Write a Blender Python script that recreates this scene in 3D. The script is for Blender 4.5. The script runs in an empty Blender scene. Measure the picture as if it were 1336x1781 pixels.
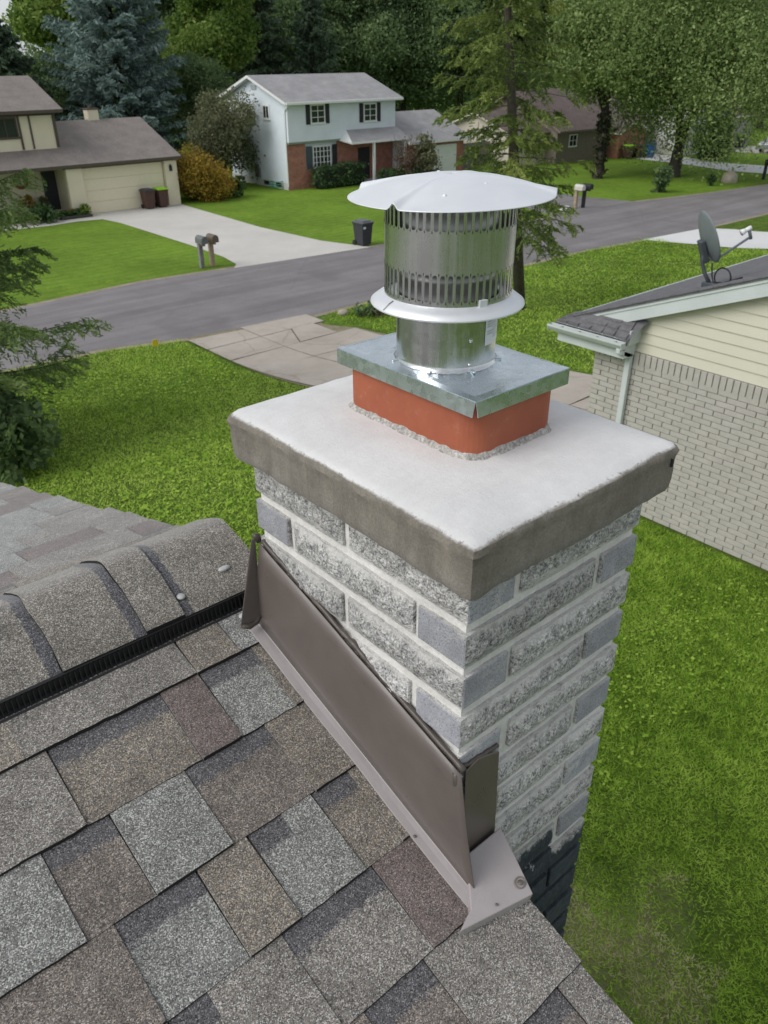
import bpy, math, random
import numpy as np
from mathutils import Vector, Matrix, noise as mnoise

S = bpy.context.scene
COL = S.collection
PI = math.pi
ZC = 5.9                      # height of the chimney crown's top edge above the near ground

# ------------------------------------------------------------------ camera, sky, sun, exposure
cd = bpy.data.cameras.new('camera'); cam = bpy.data.objects.new('camera', cd); COL.objects.link(cam)
F = Vector((0.56734767, 0.65365631, -0.50084932)); R = Vector((0.75432846, -0.65649315, -0.00230487)); U = Vector((0.33031075, 0.37649724, 0.86553142))
M = Matrix(((R.x, U.x, -F.x, 0), (R.y, U.y, -F.y, 0), (R.z, U.z, -F.z, 0), (0, 0, 0, 1)))
M.translation = Vector((-0.58363, -0.51508, 0.49861 + ZC))
cam.matrix_world = M
cd.sensor_fit = 'HORIZONTAL'; cd.sensor_width = 36.0; cd.lens = 1385.65 / 1336 * 36
cd.clip_start = 0.05; cd.clip_end = 2000
cd.dof.use_dof = True; cd.dof.focus_distance = 1.25; cd.dof.aperture_fstop = 18.0
S.camera = cam

SUN_DIR = Vector((-0.74, 0.16, 0.65)).normalized()       # towards the bright part of the cloud
el = math.asin(SUN_DIR.z); az = math.atan2(SUN_DIR.x, SUN_DIR.y)
W = bpy.data.worlds.new('World'); S.world = W; W.use_nodes = True
nt = W.node_tree; nt.nodes.clear()
wo = nt.nodes.new('ShaderNodeOutputWorld'); bg = nt.nodes.new('ShaderNodeBackground'); sk = nt.nodes.new('ShaderNodeTexSky')
hs = nt.nodes.new('ShaderNodeHueSaturation')
sk.sky_type = 'NISHITA'; sk.sun_disc = False; sk.sun_elevation = el; sk.sun_rotation = az
sk.air_density = 1.0; sk.dust_density = 1.2; sk.ozone_density = 1.0
hs.inputs['Saturation'].default_value = 0.28
ov = nt.nodes.new('ShaderNodeMix'); ov.data_type = 'RGBA'; ov.inputs[0].default_value = 0.55        # even cloud cover over the clear-sky model
ov.inputs[7].default_value = (4.7, 4.95, 5.3, 1)
nt.links.new(sk.outputs[0], hs.inputs['Color']); nt.links.new(hs.outputs[0], ov.inputs[6]); nt.links.new(ov.outputs[2], bg.inputs[0]); nt.links.new(bg.outputs[0], wo.inputs[0])
bg.inputs[1].default_value = 0.112
sd = bpy.data.lights.new('sun', 'SUN'); so = bpy.data.objects.new('sun', sd); COL.objects.link(so)
sd.energy = 1.5; sd.angle = math.radians(40); sd.color = (1.0, 0.97, 0.93)
so.rotation_euler = SUN_DIR.to_track_quat('Z', 'Y').to_euler(); so.location = (0, 0, 60)
S.view_settings.view_transform = 'Standard'; S.view_settings.look = 'None'; S.view_settings.gamma = 1.0
S.view_settings.use_curve_mapping = False
S.view_settings.exposure = 0.42
S.cycles.max_bounces = 8; S.cycles.transparent_max_bounces = 8

# ------------------------------------------------------------------ mesh helpers
rnd = random.Random(7)
class MB:
    """collects faces of ONE mesh"""
    def __init__(s): s.v = []; s.f = []; s.m = []
    def add(s, vs, fs, mi=0):
        o = len(s.v); s.v.extend([tuple(v) for v in vs]); s.f.extend([tuple(i + o for i in f) for f in fs]); s.m.extend([mi] * len(fs)); return s
    def quad(s, a, b, c, d, mi=0): return s.add([a, b, c, d], [(0, 1, 2, 3)], mi)
    def box(s, x0, y0, z0, x1, y1, z1, mi=0):
        vs = [(x, y, z) for z in (z0, z1) for y in (y0, y1) for x in (x0, x1)]
        return s.add(vs, [(0, 2, 3, 1), (4, 5, 7, 6), (0, 1, 5, 4), (2, 6, 7, 3), (0, 4, 6, 2), (1, 3, 7, 5)], mi)
    def bbox(s, x0, y0, z0, x1, y1, z1, b=0.003, mi=0):
        "box with chamfered edges"
        vs = []; fs = []
        xs, ys, zs = (x0, x1), (y0, y1), (z0, z1)
        ctr = ((x0 + x1) / 2, (y0 + y1) / 2, (z0 + z1) / 2)
        idx = {}
        for i in (0, 1):
            for j in (0, 1):
                for k in (0, 1):
                    c = (xs[i], ys[j], zs[k]); d = [b if q == 0 else -b for q in (i, j, k)]
                    for ax in range(3):
                        p = [c[n] + (0 if n == ax else d[n]) for n in range(3)]
                        idx[(i, j, k, ax)] = len(vs); vs.append(p)
        g = lambda i, j, k, ax: idx[(i, j, k, ax)]
        for i in (0, 1): fs.append([g(i, 0, 0, 0), g(i, 1, 0, 0), g(i, 1, 1, 0), g(i, 0, 1, 0)])
        for j in (0, 1): fs.append([g(0, j, 0, 1), g(1, j, 0, 1), g(1, j, 1, 1), g(0, j, 1, 1)])
        for k in (0, 1): fs.append([g(0, 0, k, 2), g(1, 0, k, 2), g(1, 1, k, 2), g(0, 1, k, 2)])
        for a in (0, 1):
            for c2 in (0, 1):
                fs.append([g(a, c2, 0, 0), g(a, c2, 1, 0), g(a, c2, 1, 1), g(a, c2, 0, 1)])
                fs.append([g(a, 0, c2, 0), g(a, 1, c2, 0), g(a, 1, c2, 2), g(a, 0, c2, 2)])
                fs.append([g(0, a, c2, 1), g(1, a, c2, 1), g(1, a, c2, 2), g(0, a, c2, 2)])
        for i in (0, 1):
            for j in (0, 1):
                for k in (0, 1): fs.append([g(i, j, k, 0), g(i, j, k, 1), g(i, j, k, 2)])
        out = []
        for f in fs:
            P = [Vector(vs[q]) for q in f]; n = (P[1] - P[0]).cross(P[2] - P[0]); c = sum(P, Vector()) / len(P)
            out.append(tuple(f) if n.dot(c - Vector(ctr)) > 0 else tuple(reversed(f)))
        return s.add(vs, out, mi)
    def prism(s, poly, a, b, axis, mi=0):
        "poly in the two other axes, extruded from a to b along axis"
        def P(q, t):
            l = list(q); l.insert(axis, t); return tuple(l)
        n = len(poly); vs = [P(q, a) for q in poly] + [P(q, b) for q in poly]
        fs = [tuple(range(n))[::-1], tuple(range(n, 2 * n))] + [(i, (i + 1) % n, n + (i + 1) % n, n + i) for i in range(n)]
        return s.add(vs, fs, mi)
    def tube(s, pts, rad, n=8, mi=0, cap=True):
        pts = [Vector(p) for p in pts]
        if not hasattr(rad, '__len__'): rad = [rad] * len(pts)
        vs = []; fs = []; up = Vector((0.31, 0.17, 0.93))
        for i, p in enumerate(pts):
            t = (pts[min(i + 1, len(pts) - 1)] - pts[max(i - 1, 0)]).normalized()
            a = t.cross(up)
            if a.length < 1e-3: a = t.cross(Vector((1, 0, 0)))
            a.normalize(); b = t.cross(a)
            for k in range(n):
                q = 2 * PI * k / n; vs.append(p + (a * math.cos(q) + b * math.sin(q)) * rad[i])
        for i in range(len(pts) - 1):
            for k in range(n): fs.append((i * n + k, i * n + (k + 1) % n, (i + 1) * n + (k + 1) % n, (i + 1) * n + k))
        if cap: fs.append(tuple(range(n))[::-1]); fs.append(tuple(range((len(pts) - 1) * n, len(pts) * n)))
        return s.add(vs, fs, mi)
    def lathe(s, prof, c=(0, 0, 0), n=32, mi=0):
        vs = []; fs = []
        for r, z in prof:
            for k in range(n): q = 2 * PI * k / n; vs.append((c[0] + r * math.cos(q), c[1] + r * math.sin(q), c[2] + z))
        for i in range(len(prof) - 1):
            for k in range(n): fs.append((i * n + k, i * n + (k + 1) % n, (i + 1) * n + (k + 1) % n, (i + 1) * n + k))
        return s.add(vs, fs, mi)
    def ball(s, c, r, n=8, sx=1, sy=1, sz=1, mi=0):
        prof = [(max(1e-4, math.sin(PI * i / n)), -math.cos(PI * i / n)) for i in range(n + 1)]
        vs = []; fs = []
        for a, z in prof:
            for k in range(n): q = 2 * PI * k / n; vs.append((c[0] + r * sx * a * math.cos(q), c[1] + r * sy * a * math.sin(q), c[2] + r * sz * z))
        for i in range(n):
            for k in range(n): fs.append((i * n + k, i * n + (k + 1) % n, (i + 1) * n + (k + 1) % n, (i + 1) * n + k))
        return s.add(vs, fs, mi)
    def build(s, name, mats, parent=None, smooth=False, off=None):
        me = bpy.data.meshes.new(name)
        if off is None: off = Vector(parent['o']) if parent is not None and 'o' in parent else Vector((0, 0, 0))
        me.from_pydata([(v[0] - off[0], v[1] - off[1], v[2] - off[2]) for v in s.v], [], s.f)
        if not isinstance(mats, (list, tuple)): mats = [mats]
        for m in mats: me.materials.append(m)
        if len(mats) > 1: me.polygons.foreach_set('material_index', s.m)
        if smooth: me.polygons.foreach_set('use_smooth', [True] * len(me.polygons))
        me.update()
        return link(name, me, parent)
def link(name, me, parent=None):
    o = bpy.data.objects.new(name, me); COL.objects.link(o)
    if parent is not None:
        o.parent = parent
        if 'o' in parent: o['o'] = parent['o']
    return o
def tag(o, label=None, cat=None, group=None, kind=None):
    if label: o['label'] = label
    if cat: o['category'] = cat
    if group: o['group'] = group
    if kind: o['kind'] = kind
    return o
def thing(name, label, cat, loc, group=None):
    o = bpy.data.objects.new(name, None); COL.objects.link(o); o.location = loc; o.empty_display_size = 0.1
    o['o'] = tuple(loc)
    return tag(o, label, cat, group)
def copy_tree(o, parent=None):
    c = o.copy(); COL.objects.link(c)
    if parent is not None: c.parent = parent
    for ch in [q for q in o.children]: copy_tree(ch, c)
    return c
def bevel(o, w=0.002, seg=2, ang=35):
    m = o.modifiers.new('b', 'BEVEL'); m.width = w; m.segments = seg; m.limit_method = 'ANGLE'; m.angle_limit = math.radians(ang); return o
def np_mesh(name, V, q, mats, parent=None, tone=None, nper=4, off=None):
    "fast mesh of equal-sized faces; tone = one float per vertex"
    V = np.asarray(V, np.float32)
    if off is None: off = parent['o'] if parent is not None and 'o' in parent else (0, 0, 0)
    V = V - np.array(off, np.float32)
    me = bpy.data.meshes.new(name); nf = len(q)
    me.vertices.add(len(V)); me.vertices.foreach_set('co', V.ravel())
    me.loops.add(nf * nper); me.loops.foreach_set('vertex_index', np.asarray(q, np.int32).ravel())
    me.polygons.add(nf); me.polygons.foreach_set('loop_start', np.arange(0, nf * nper, nper, dtype=np.int32))
    me.polygons.foreach_set('loop_total', np.full(nf, nper, np.int32))
    me.materials.append(mats); me.update(calc_edges=True); me.validate()
    if tone is not None:
        a = me.attributes.new('tone', 'FLOAT', 'POINT'); a.data.foreach_set('value', np.asarray(tone, np.float32))
    return link(name, me, parent)

# ------------------------------------------------------------------ materials
def _nodes(name):
    m = bpy.data.materials.new(name); m.use_nodes = True
    n = m.node_tree; n.nodes.clear()
    out = n.nodes.new('ShaderNodeOutputMaterial'); bs = n.nodes.new('ShaderNodeBsdfPrincipled')
    n.links.new(bs.outputs[0], out.inputs[0])
    return m, n, bs, out
def coords(n, scale=None, rand=True, kind='Object'):
    tc = n.nodes.new('ShaderNodeTexCoord'); v = tc.outputs[kind]
    if rand:
        oi = n.nodes.new('ShaderNodeObjectInfo'); mu = n.nodes.new('ShaderNodeVectorMath'); mu.operation = 'MULTIPLY_ADD'
        cx = n.nodes.new('ShaderNodeCombineXYZ')
        for i in range(3): n.links.new(oi.outputs['Random'], cx.inputs[i])
        mu.inputs[1].default_value = (37.1, 53.7, 19.3)
        n.links.new(cx.outputs[0], mu.inputs[0]); n.links.new(v, mu.inputs[2]); v = mu.outputs[0]
    if scale:
        mp = n.nodes.new('ShaderNodeMapping'); mp.inputs['Scale'].default_value = scale; n.links.new(v, mp.inputs[0]); v = mp.outputs[0]
    return v
def noise_(n, v, scale, detail=4, rough=0.6, dist=0.0):
    t = n.nodes.new('ShaderNodeTexNoise'); t.inputs['Scale'].default_value = scale; t.inputs['Detail'].default_value = detail
    t.inputs['Roughness'].default_value = rough; t.inputs['Distortion'].default_value = dist
    n.links.new(v, t.inputs['Vector']); return t.outputs[0]
def ramp(n, fac, stops, interp='LINEAR'):
    r = n.nodes.new('ShaderNodeValToRGB'); r.color_ramp.interpolation = interp
    e = r.color_ramp.elements
    while len(e) < len(stops): e.new(0.5)
    for i, (p, c) in enumerate(stops): e[i].position = p; e[i].color = (c[0], c[1], c[2], 1) if hasattr(c, '__len__') else (c, c, c, 1)
    n.links.new(fac, r.inputs[0]); return r.outputs[0]
def mix(n, fac, a, b, mode='MIX'):
    x = n.nodes.new('ShaderNodeMix'); x.data_type = 'RGBA'; x.blend_type = mode
    if isinstance(fac, (int, float)): x.inputs[0].default_value = fac
    else: n.links.new(fac, x.inputs[0])
    for i, q in ((6, a), (7, b)):
        if isinstance(q, (tuple, list)): x.inputs[i].default_value = (q[0], q[1], q[2], 1)
        else: n.links.new(q, x.inputs[i])
    return x.outputs[2]
def math_(n, op, a, b=None, c=None):
    x = n.nodes.new('ShaderNodeMath'); x.operation = op
    for i, q in enumerate((a, b, c)):
        if q is None: continue
        if isinstance(q, (int, float)): x.inputs[i].default_value = q
        else: n.links.new(q, x.inputs[i])
    return x.outputs[0]
def bump(n, bs, h, strength=0.5, dist=0.01):
    b = n.nodes.new('ShaderNodeBump'); b.inputs['Strength'].default_value = strength; b.inputs['Distance'].default_value = dist
    n.links.new(h, b.inputs['Height']); n.links.new(b.outputs[0], bs.inputs['Normal'])
def mat(name, c, rough=0.8, metal=0.0, var=0.15, scale=6.0, c2=None, bs_=0.0, bscale=None, bdist=0.005, fine=None, spec=0.4, rvar=0.0):
    "matt or glossy surface with blotchy colour, optional fine grain and bump"
    m, n, b, _ = _nodes(name); v = coords(n)
    t = noise_(n, v, scale, 5, 0.65)
    lo = tuple(x * (1 - var) for x in c); hi = tuple(min(1, x * (1 + var)) for x in (c2 or c))
    col = ramp(n, t, [(0.3, lo), (0.7, hi)])
    if fine:
        f = noise_(n, v, fine, 2, 0.7); g = ramp(n, f, [(0.3, 0.72), (0.7, 1.25)]); col = mix(n, 1.0, col, g, 'MULTIPLY')
    n.links.new(col, b.inputs['Base Color'])
    b.inputs['Roughness'].default_value = rough; b.inputs['Metallic'].default_value = metal; b.inputs['Specular IOR Level'].default_value = spec
    if rvar: n.links.new(ramp(n, noise_(n, v, scale * 2, 4), [(0.3, max(0.02, rough - rvar)), (0.7, rough + rvar)]), b.inputs['Roughness'])
    if bs_: bump(n, b, noise_(n, v, bscale or (fine or scale * 8), 4, 0.7), bs_, bdist)
    return m
def sep(n, v):
    s = n.nodes.new('ShaderNodeSeparateXYZ'); n.links.new(v, s.inputs[0]); return s.outputs

def granule_mat(name, base, accents, dark=None, amt=1.0, gsc=680):
    "asphalt shingle: ceramic granules; dark = printed shadow band near the top of the exposure (attribute band)"
    m, n, b, _ = _nodes(name); v = coords(n)
    vo = n.nodes.new('ShaderNodeTexVoronoi'); vo.inputs['Scale'].default_value = gsc; n.links.new(v, vo.inputs['Vector'])
    r = sep(n, vo.outputs['Color'])
    stops = [(0.0, tuple(x * 0.34 for x in base)), (0.22, tuple(x * 0.64 for x in base)), (0.45, base), (0.72, tuple(x * 1.22 for x in base))]
    stops += [(0.86, tuple(x * .8 for x in accents[0])), (0.97, tuple(x * .85 for x in accents[1]))]
    g = ramp(n, r[0], stops)
    big = noise_(n, v, 26, 4, 0.7); g = mix(n, 1.0, g, ramp(n, big, [(0.3, 0.80), (0.7, 1.18)]), 'MULTIPLY')
    g = mix(n, 1.0, g, ramp(n, noise_(n, v, 7, 3, .6), [(0.3, 0.88), (0.7, 1.12)]), 'MULTIPLY')
    if dark:
        at = n.nodes.new('ShaderNodeAttribute'); at.attribute_name = 'band'
        w = math_(n, 'ADD', at.outputs['Fac'], math_(n, 'MULTIPLY', math_(n, 'SUBTRACT', noise_(n, v, 90, 3, 0.7), 0.5), 0.28))
        f = ramp(n, w, [(dark[1] - 0.03, 0.0), (dark[1] + 0.03, 1.0)])
        gd = ramp(n, r[0], [(0.0, tuple(x * 0.25 for x in dark[0])), (0.4, dark[0]), (0.8, tuple(x * 1.4 for x in dark[0])), (0.96, tuple(x * 3.0 for x in dark[0]))])
        g = mix(n, f, g, gd)
    n.links.new(g, b.inputs['Base Color']); b.inputs['Roughness'].default_value = 0.93; b.inputs['Specular IOR Level'].default_value = 0.25; b.inputs['Sheen Weight'].default_value = 0.35; b.inputs['Sheen Roughness'].default_value = 0.45
    bump(n, b, r[1], 0.40, 0.0014)
    return m
DK = (0.088, 0.085, 0.089)
SH = {}
for k, base, acc in [('grey', (0.185, 0.172, 0.158), ((0.45, 0.40, 0.34), (0.55, 0.56, 0.54))),
                     ('tan', (0.172, 0.156, 0.138), ((0.46, 0.36, 0.25), (0.52, 0.50, 0.45))),
                     ('pale', (0.194, 0.191, 0.181), ((0.50, 0.53, 0.50), (0.62, 0.62, 0.58))),
                     ('brown', (0.152, 0.135, 0.123), ((0.36, 0.29, 0.23), (0.45, 0.42, 0.38))),
                     ('red', (0.145, 0.122, 0.115), ((0.27, 0.19, 0.17), (0.38, 0.34, 0.31)))]:
    SH[k] = granule_mat('shingle_' + k, base, acc)
    SH[k + '_d'] = granule_mat('shingle_' + k + '_banded', base, acc, dark=(DK, 0.725))
MCAP = granule_mat('ridge_cap_granules', (0.185, 0.17, 0.15), ((0.46, 0.42, 0.36), (0.56, 0.54, 0.50)), dark=((0.085, 0.084, 0.090), 0.5))
MFELT = mat('asphalt_edge', (0.018, 0.017, 0.016), 0.95, fine=300)

def metal_mat(name, c, rough, spangle=0.0, streak=0.0, dirt=0.0, metal=1.0):
    m, n, b, _ = _nodes(name); v = coords(n, rand=False)
    col = ramp(n, noise_(n, v, 9, 4), [(0.3, tuple(x * 0.9 for x in c)), (0.7, c)])
    rg = ramp(n, noise_(n, v, 14, 5, 0.7), [(0.3, rough * 0.75), (0.7, rough * 1.3)])
    if spangle:
        vo = n.nodes.new('ShaderNodeTexVoronoi'); vo.inputs['Scale'].default_value = 95; n.links.new(v, vo.inputs['Vector'])
        q = sep(n, vo.outputs['Color'])
        col = mix(n, spangle, col, ramp(n, q[0], [(0, tuple(x * 0.55 for x in c)), (1, c)]))
        rg = mix(n, 0.35, rg, ramp(n, q[1], [(0, rough * 0.5), (1, rough * 1.6)]))
    if streak:
        vs = n.nodes.new('ShaderNodeMapping'); vs.inputs['Scale'].default_value = (38, 38, 1.2); n.links.new(v, vs.inputs[0])
        sn = noise_(n, vs.outputs[0], 3.0, 4, 0.7)
        rg = mix(n, 0.5, rg, ramp(n, sn, [(0.3, rough * 0.6), (0.7, rough * 1.5)]))
        bump(n, b, sn, streak, 0.001)
    n.links.new(col, b.inputs['Base Color']); n.links.new(rg, b.inputs['Roughness']); b.inputs['Metallic'].default_value = metal
    return m
M_GALV = metal_mat('galvanised_sheet', (0.66, 0.73, 0.77), 0.28, spangle=0.18, metal=0.95)
M_ALU = metal_mat('bright_aluminium', (0.62, 0.62, 0.635), 0.27, streak=0.28, metal=0.95)
M_PIPE = metal_mat('galvanised_pipe', (0.66, 0.68, 0.69), 0.24, spangle=0.35, streak=0.05)
M_CAP = metal_mat('satin_aluminium', (0.80, 0.82, 0.85), 0.50, metal=0.5)
M_INNER = metal_mat('dull_inner_metal', (0.42, 0.42, 0.41), 0.35)

FOL = {}
def fol_mat(name, lo, mid, hi, trans=0.25, rough=0.75):
    m = bpy.data.materials.new(name); m.use_nodes = True; n = m.node_tree; n.nodes.clear()
    out = n.nodes.new('ShaderNodeOutputMaterial')
    at = n.nodes.new('ShaderNodeAttribute'); at.attribute_name = 'tone'
    c = ramp(n, at.outputs['Fac'], [(0.05, lo), (0.5, mid), (0.95, hi)])
    d = n.nodes.new('ShaderNodeBsdfPrincipled'); d.inputs['Roughness'].default_value = rough; d.inputs['Specular IOR Level'].default_value = 0.25
    t = n.nodes.new('ShaderNodeBsdfTranslucent'); x = n.nodes.new('ShaderNodeMixShader'); x.inputs[0].default_value = trans
    n.links.new(c, d.inputs['Base Color']); n.links.new(c, t.inputs['Color'])
    n.links.new(d.outputs[0], x.inputs[1]); n.links.new(t.outputs[0], x.inputs[2]); n.links.new(x.outputs[0], out.inputs[0])
    FOL[name] = m; return m
fol_mat('lime', (0.075, 0.145, 0.028), (0.19, 0.30, 0.062), (0.37, 0.44, 0.12), 0.45)
fol_mat('bluegreen', (0.085, 0.135, 0.12), (0.20, 0.285, 0.26), (0.34, 0.43, 0.40), 0.3)
fol_mat('darkgreen', (0.07, 0.115, 0.055), (0.15, 0.235, 0.10), (0.26, 0.35, 0.15), 0.45)
fol_mat('darkconifer', (0.05, 0.085, 0.055), (0.115, 0.175, 0.105), (0.20, 0.26, 0.16), 0.35)
fol_mat('olive', (0.07, 0.085, 0.045), (0.165, 0.180, 0.095), (0.27, 0.28, 0.16), 0.4)
fol_mat('bigtree', (0.10, 0.165, 0.05), (0.225, 0.315, 0.10), (0.40, 0.49, 0.20), 0.45)
fol_mat('spruce', (0.075, 0.115, 0.035), (0.18, 0.25, 0.06), (0.36, 0.41, 0.11), 0.4)
fol_mat('nearspruce', (0.07, 0.12, 0.05), (0.175, 0.26, 0.085), (0.33, 0.40, 0.15), 0.4)
fol_mat('orange', (0.15, 0.125, 0.02), (0.33, 0.235, 0.04), (0.50, 0.33, 0.06), 0.4)
fol_mat('hedge', (0.03, 0.065, 0.025), (0.07, 0.13, 0.045), (0.12, 0.20, 0.075), 0.3)
fol_mat('twig', (0.07, 0.05, 0.035), (0.14, 0.10, 0.07), (0.22, 0.16, 0.11), 0.1)
fol_mat('grass', (0.080, 0.165, 0.020), (0.310, 0.505, 0.050), (0.56, 0.74, 0.14), 0.5)
fol_mat('straw', (0.32, 0.30, 0.14), (0.56, 0.52, 0.29), (0.72, 0.68, 0.44), 0.4)
M_BARK = mat('bark', (0.075, 0.062, 0.05), 0.95, var=0.4, scale=9, bs_=0.8, bscale=25, bdist=0.03)
M_BARKD = mat('dark_bark', (0.045, 0.038, 0.032), 0.95, var=0.4, scale=9, bs_=0.8, bscale=25, bdist=0.03)

M_GLASS = mat('window_glass', (0.025, 0.03, 0.035), 0.08, spec=0.6, var=0.2, scale=1.0)
M_WHITE = mat('white_paint', (0.74, 0.75, 0.75), 0.55, var=0.05, scale=3)
M_BLACK = mat('black_paint', (0.018, 0.019, 0.021), 0.6)
M_RUBBER = mat('black_plastic', (0.014, 0.014, 0.015), 0.55)
# ------------------------------------------------------------------ ground, roads
ZN, ZF, V0, V1 = 0.0, -1.4, 7.0, 19.5
def gz(v):
    t = min(1, max(0, (v - V0) / (V1 - V0))); return ZN + (ZF - ZN) * t * t * (3 - 2 * t)
def ground_mat():
    m, n, b, _ = _nodes('lawn'); v = coords(n, rand=False)
    a = noise_(n, v, 0.22, 4, 0.6); c = noise_(n, v, 2.6, 6, 0.75); f = noise_(n, v, 26, 5, 0.85)
    near = ramp(n, c, [(0.25, (0.055, 0.105, 0.016)), (0.5, (0.115, 0.190, 0.026)), (0.75, (0.20, 0.29, 0.045))])
    far = ramp(n, c, [(0.25, (0.125, 0.220, 0.022)), (0.5, (0.175, 0.295, 0.032)), (0.75, (0.23, 0.35, 0.046))])
    y = sep(n, v)[1]
    col = mix(n, ramp(n, math_(n, 'DIVIDE', y, 60.0), [(0.36, 0.0), (0.46, 1.0)]), near, far)
    col = mix(n, 1.0, col, ramp(n, a, [(0.3, 0.74), (0.7, 1.22)]), 'MULTIPLY')
    col = mix(n, 1.0, col, ramp(n, f, [(0.32, 0.35), (0.68, 1.45)]), 'MULTIPLY')
    # mowing stripes on the lawn across the street
    w = n.nodes.new('ShaderNodeTexWave'); w.inputs['Scale'].default_value = 0.55; w.inputs['Distortion'].default_value = 0.6; w.bands_direction = 'Y'
    n.links.new(v, w.inputs['Vector']); col = mix(n, 0.14, col, mix(n, 1.0, col, ramp(n, w.outputs[1], [(0.4, 0.7), (0.6, 1.35)]), 'MULTIPLY'))
    # bare, dried patch beside the chimney foot
    vm = n.nodes.new('ShaderNodeVectorMath'); vm.operation = 'DISTANCE'; n.links.new(v, vm.inputs[0]); vm.inputs[1].default_value = (3.35, 1.25, 0.0)
    d = math_(n, 'ADD', vm.outputs['Value'], math_(n, 'MULTIPLY', math_(n, 'SUBTRACT', noise_(n, v, 2.2, 4), 0.5), 1.6))
    col = mix(n, ramp(n, d, [(0.10, 0.5), (1.0, 0.0)]), col, mix(n, f, (0.38, 0.34, 0.17), (0.66, 0.60, 0.36)))
    n.links.new(col, b.inputs['Base Color']); b.inputs['Roughness'].default_value = 0.95; b.inputs['Specular IOR Level'].default_value = 0.15
    bump(n, b, math_(n, 'ADD', f, c), 0.9, 0.05); return m
vs_rows = [-400, -150, -60, -20] + [i * 0.5 for i in range(-16, 41)] + [24, 30, 40, 60, 90, 150, 300, 700]
us_cols = [-500, -150, -60, -20, -5, 0, 5, 10, 15, 20, 30, 45, 60, 90, 150, 300, 700]
g = MB(); nu = len(us_cols)
g.add([(u, v, gz(v)) for v in vs_rows for u in us_cols], [(j * nu + i, j * nu + i + 1, (j + 1) * nu + i + 1, (j + 1) * nu + i) for j in range(len(vs_rows) - 1) for i in range(nu - 1)])
tag(g.build('ground', ground_mat()), kind='structure')

def sheet(name, poly, m, h=0.008, holes=None):
    "polygon draped on the ground: cut along the ground's own rows so both stay parallel"
    import bmesh
    bm = bmesh.new(); bm.faces.new([bm.verts.new((p[0], p[1], 0)) for p in poly])
    for v in [i * 0.5 for i in range(10, 42)]:
        bmesh.ops.bisect_plane(bm, geom=bm.verts[:] + bm.edges[:] + bm.faces[:], plane_co=(0, v, 0), plane_no=(0, 1, 0), dist=1e-5)
    bmesh.ops.triangulate(bm, faces=bm.faces[:])
    for v in bm.verts: v.co.z = gz(v.co.y) + h
    for f in bm.faces:
        if f.normal.z < 0: f.normal_flip()
    me = bpy.data.meshes.new(name); bm.to_mesh(me); bm.free(); me.materials.append(m)
    return tag(link(name, me), kind='structure')
def asphalt():
    m, n, b, _ = _nodes('asphalt'); v = coords(n, rand=False)
    st = coords(n, (0.05, 1.0, 1.0), rand=False)
    col = ramp(n, noise_(n, v, 0.5, 6, 0.7), [(0.3, (0.165, 0.153, 0.155)), (0.7, (0.225, 0.212, 0.216))])
    col = mix(n, 1.0, col, ramp(n, noise_(n, st, 1.1, 5, 0.7), [(0.35, 0.82), (0.65, 1.14)]), 'MULTIPLY')
    col = mix(n, 1.0, col, ramp(n, noise_(n, v, 60, 3, 0.8), [(0.3, 0.8), (0.7, 1.2)]), 'MULTIPLY')
    vo = n.nodes.new('ShaderNodeTexVoronoi'); vo.feature = 'DISTANCE_TO_EDGE'; vo.inputs['Scale'].default_value = 0.16
    wv = mix(n, 0.12, v, noise_(n, v, .8, 5, .8)); n.links.new(wv, vo.inputs['Vector']); col = mix(n, ramp(n, vo.outputs[0], [(0.0, .14), (0.005, 0.0)]), col, (0.06, 0.057, 0.058))
    col = mix(n, ramp(n, noise_(n, v, .33, 3, .5), [(0.62, 0.0), (0.66, .35)]), col, (0.125, 0.118, 0.12))
    n.links.new(col, b.inputs['Base Color']); b.inputs['Roughness'].default_value = 0.85; return m
def concrete(name, c, c2, crack=0.0, sc=0.6):
    m, n, b, _ = _nodes(name); v = coords(n, rand=False)
    col = ramp(n, noise_(n, v, sc, 6, 0.7), [(0.3, c), (0.7, c2)])
    col = mix(n, 1.0, col, ramp(n, noise_(n, v, 30, 4, 0.8), [(0.3, 0.9), (0.7, 1.08)]), 'MULTIPLY')
    if crack:
        vo = n.nodes.new('ShaderNodeTexVoronoi'); vo.feature = 'DISTANCE_TO_EDGE'; vo.inputs['Scale'].default_value = 0.42
        dn = n.nodes.new('ShaderNodeTexNoise'); dn.inputs['Scale'].default_value = 1.6; n.links.new(v, dn.inputs['Vector'])
        wv = mix(n, 0.35, v, dn.outputs[1]); n.links.new(wv, vo.inputs['Vector'])
        col = mix(n, ramp(n, vo.outputs[0], [(0.0, crack), (0.012, 0.0)]), col, (0.10, 0.10, 0.05))
    n.links.new(col, b.inputs['Base Color']); b.inputs['Roughness'].default_value = 0.9; return m
M_ASPH = asphalt()
ROAD_N = [(-200, 23.6), (-20, 23.2), (6.3, 22.8), (8.2, 22.75), (10.7, 22.0), (15.3, 21.4), (18.6, 21.5), (30.6, 21.5), (34.5, 21.1), (39.2, 20.7), (47.2, 20.6), (70, 18.0), (120, 8.0)]
ROAD_F = [(-200, 30.2), (-20, 29.6), (7.3, 28.8), (13.0, 29.4), (17.3, 29.0), (23.5, 28.35), (34.7, 27.7), (44.0, 27.5), (47.1, 26.85), (50.8, 26.25), (56.0, 25.6), (72, 23.4), (124, 13.0)]
sheet('road', ROAD_N + ROAD_F[::-1], M_ASPH)
def edging(name, line, w, side):
    a = [(p[0], p[1]) for p in line]; b = [(p[0], p[1] + side * w) for p in line]
    return sheet(name, a + b[::-1], M_EDGE, 0.004)
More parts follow.
